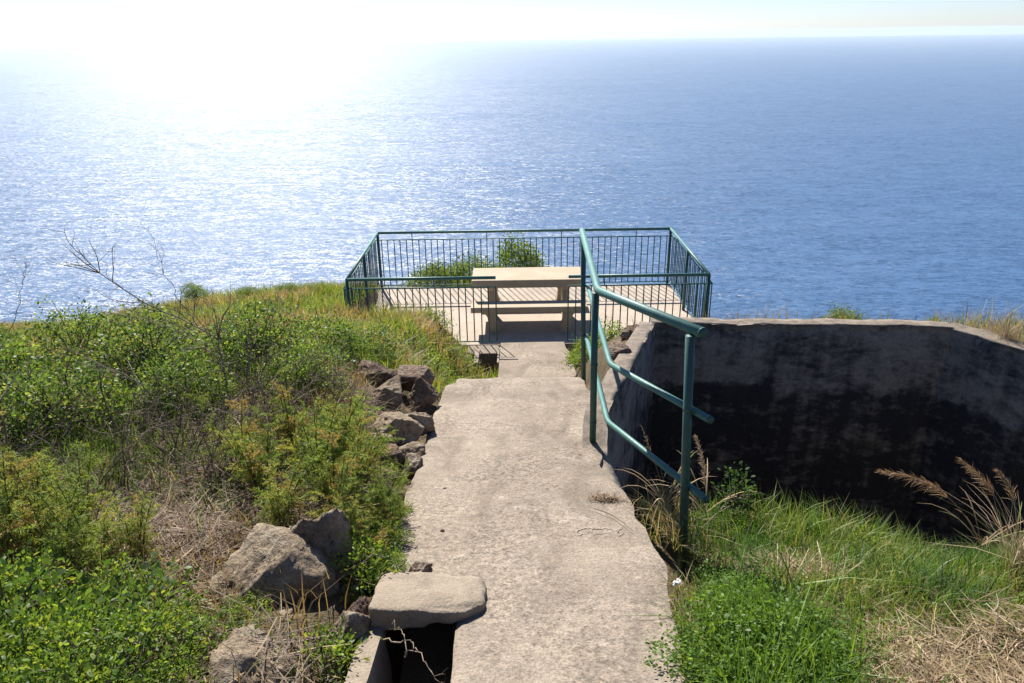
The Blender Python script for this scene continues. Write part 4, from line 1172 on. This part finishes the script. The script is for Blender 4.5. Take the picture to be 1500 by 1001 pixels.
# ================================================================== DEAD BRANCHES
def branch(g, r, pts, rad0, col, twigs=8, L=.25):
    P = np.array([list(p) for p in pts]); s = np.linspace(0, 1, len(P)); t = np.linspace(0, 1, 18)
    Q = np.stack([np.interp(t, s, P[:, k]) for k in range(3)], -1); Q[1:-1] += r.normal(0, .006, (16, 3))
    g.tube(Q, np.linspace(rad0, rad0 * .3, 18), 5, col, False)
    for k in range(twigs):
        i = r.integers(4, 18); d = unit(Q[min(i, 17)] - Q[max(i - 2, 0)])
        twig_tree(g, r, Q[i], unit(d + r.normal(0, .5, 3) + np.array([0, 0, .2])), L * r.uniform(.4, 1), rad0 * .42, 1, TWIG, .14)
r = np.random.default_rng(77)
base = at(352, 660, 4.0); g = Geo(); sh = lambda pts: [Vector(p) - base for p in pts]
branch(g, r, sh([base, at(340, 590, 4.1), at(326, 530, 4.15), at(318, 490, 4.2), at(270, 470, 4.25), at(205, 442, 4.3), at(155, 405, 4.35), at(118, 372, 4.4)]), .0075, (.27, .22, .175), 30, .30)
branch(g, r, sh([at(290, 478, 4.22), at(262, 440, 4.2), at(240, 400, 4.2), at(226, 352, 4.2)]), .003, (.24, .19, .15), 7, .16)
branch(g, r, sh([at(332, 545, 4.13), at(300, 505, 4.0), at(255, 480, 3.95), at(190, 465, 3.9)]), .0045, (.26, .21, .165), 18, .28)
branch(g, r, sh([at(345, 610, 4.05), at(380, 560, 4.0), at(395, 500, 4.0), at(398, 455, 4.0)]), .005, (.14, .10, .08), 8, .22)
o = link('dead_shrub', g.mesh('dead_shrub'), MAT['wood']); o.location = base
tag(o, 'tall bare grey shrub with long branches arching towards the sea', 'dead shrub')
base = at(72, 812, 2.75); g = Geo()
branch(g, r, sh([base, at(45, 735, 2.8), at(15, 665, 2.85), at(-2, 590, 2.9), at(-12, 520, 2.95)]), .008, (.16, .115, .085), 5, .25)
o = link('dead_shrub', g.mesh('dead_shrub'), MAT['wood']); o.location = base
tag(o, 'single leaning bare brown stem behind the lime green shrubs', 'dead shrub')
base = at(5, 520, 5.2); g = Geo()
branch(g, r, sh([base, at(20, 470, 5.2), at(32, 425, 5.2), at(38, 385, 5.2)]), .0035, (.24, .19, .15), 5, .18)
o = link('dead_shrub', g.mesh('dead_shrub'), MAT['wood']); o.location = base
tag(o, 'thin bare twig standing against the sea above the thicket', 'dead shrub')
for k, (x, y, n, L) in enumerate([(-1.45, 3.75, 11, .42), (-1.75, 3.45, 11, .42), (-1.25, 3.6, 9, .40), (-2.1, 3.55, 10, .45), (-1.55, 4.1, 8, .45), (-1.05, 4.05, 7, .35), (-2.6, 3.3, 10, .45), (-2.0, 3.1, 9, .4), (-1.5, 3.1, 8, .32)]):
    dead_shrub('tangle of bare brown twigs in the gap between thicket and boulders', (x, y, float(H(x, y))), 500 + k, n, L, .0048, 2, (.25, -.1, .8), .5, 'tangles of dead twigs on the left bank')
for k, (x, y) in enumerate([(-3.6, 8.2), (-2.2, 7.6), (-4.6, 9.0), (-2.9, 9.4), (-5.6, 8.6)]):
    dead_shrub('few thin dry stalks standing in the slope grass', (x, y, float(H(x, y))), 540 + k, 4, .4, .003, 1, (0, 0, 1), .25, 'dry stalks on the grassy slope')

# ================================================================== SMALL THINGS ON THE PATH
def on_path(px, py):
    v = ray(px, py); d = -1.45 / (v[2] / v[1] + .21); return Vector(v * d / v[1])
r = np.random.default_rng(88)
c = on_path(888, 733); n = 260; g = Geo()
u = r.normal(0, 1, n); w = r.normal(0, 1, n)
lx, ly_ = u * .042 + w * .004, w * .013 - u * .010
lying(g, r, lx, ly_, -0.21 * ly_ + .004 + np.abs(r.normal(0, .009, n)), r.uniform(.02, .07, n), r.uniform(.0008, .0018, n), pal(r, n, [(.26, .18, .12), (.17, .115, .075), (.34, .26, .18)]), .3, .4)
o = link('dry_grass_clump', g.mesh('dry_grass_clump'), MAT['dry']); o.location = c
tag(o, 'clump of dry brown grass lying on the path below the handrail post', 'grass clump')
for k, (pp, lb) in enumerate([([(870, 748), (895, 757), (915, 770), (930, 783)], 'long thin twig lying on the path by the grass clump'),
                              ([(868, 780), (885, 778), (905, 782)], 'curved dark twig lying across the path'),
                              ([(905, 784), (912, 776)], 'short dark twig stub lying on the path'),
                              ([(845, 783), (858, 778), (868, 779)], 'thin pale twig lying on the middle of the path')]):
    P = [on_path(*q) + Vector((0, 0, .012)) for q in pp]; b = P[0].copy(); g = Geo()
    Q = np.array([list(p - b) for p in P]); t = np.linspace(0, 1, 9); s = np.linspace(0, 1, len(Q))
    g.tube(np.stack([np.interp(t, s, Q[:, q]) for q in range(3)], -1) + r.normal(0, .002, (9, 3)), np.linspace(.0022, .001, 9), 5, (.12, .085, .06))
    o = link('twig', g.mesh('twig'), MAT['wood']); o.location = b; tag(o, lb, 'twig')
P = [at(560, 938, 1.95), at(590, 940, 1.93), at(612, 955, 1.9), at(632, 985, 1.84), at(645, 1003, 1.8)]
b = P[0].copy(); g = Geo(); branch(g, r, [p - b for p in P], .003, (.34, .27, .19), 3, .08)
branch(g, r, [at(612, 955, 1.9) - b, at(590, 925, 1.95) - b, at(574, 915, 1.98) - b], .002, (.38, .31, .22), 1, .04)
o = link('twig', g.mesh('twig'), MAT['wood']); o.location = b; tag(o, 'pale forked dry twig lying over the open drain', 'twig')
# crumpled white scrap
c = on_path(993, 858); bm = bmesh.new()
bmesh.ops.create_grid(bm, x_segments=9, y_segments=6, size=1)
rs = np.random.default_rng(3)
for v in bm.verts:
    a = v.co.x * 1.6
    v.co = Vector((math.sin(a) * .014 + rs.normal(0, .004), v.co.y * .014 + rs.normal(0, .003), .012 + math.cos(a * 1.7) * .010 + rs.normal(0, .004) - .21 * v.co.y * .014))
m = M('white_wrapper'); o = bm_obj('litter_scrap', bm, m.done(m.bsdf((.72, .69, .66), .6)))
o.location = c; tag(o, 'crumpled white scrap of litter at the foot of the near handrail post', 'litter')
# purple thistle flowers
g = Geo(); c = at(532, 603, 3.95)
gs = Geo(); o = thing('wild_flower', 'small purple wild flower beside the dry stone wall', 'flower', (c.x, c.y, float(H(c.x, c.y))))
hh = c.z - o.location.z
hh = max(hh, .12)
gs.tube(np.array([[0, 0, 0], [.01, 0, hh * .5], [.0, .01, hh]]), .002, 4, (.09, .13, .05), False)
for q in ((0, 0, 0), (.03, .01, -.02), (-.025, .015, -.03)):
    n = 40; d = unit(r.normal(0, 1, (n, 3)) + np.array([0, 0, .8]))
    leaves(g, r, np.array([q]) + np.array([0, 0, hh]) + d * .003, d, .016, .0022, pal(r, n, [(.20, .06, .28), (.28, .10, .36)]))
link('petals', g.mesh('petals'), MAT['petal'], o); link('stem', gs.mesh('stem'), MAT['blade'], o)
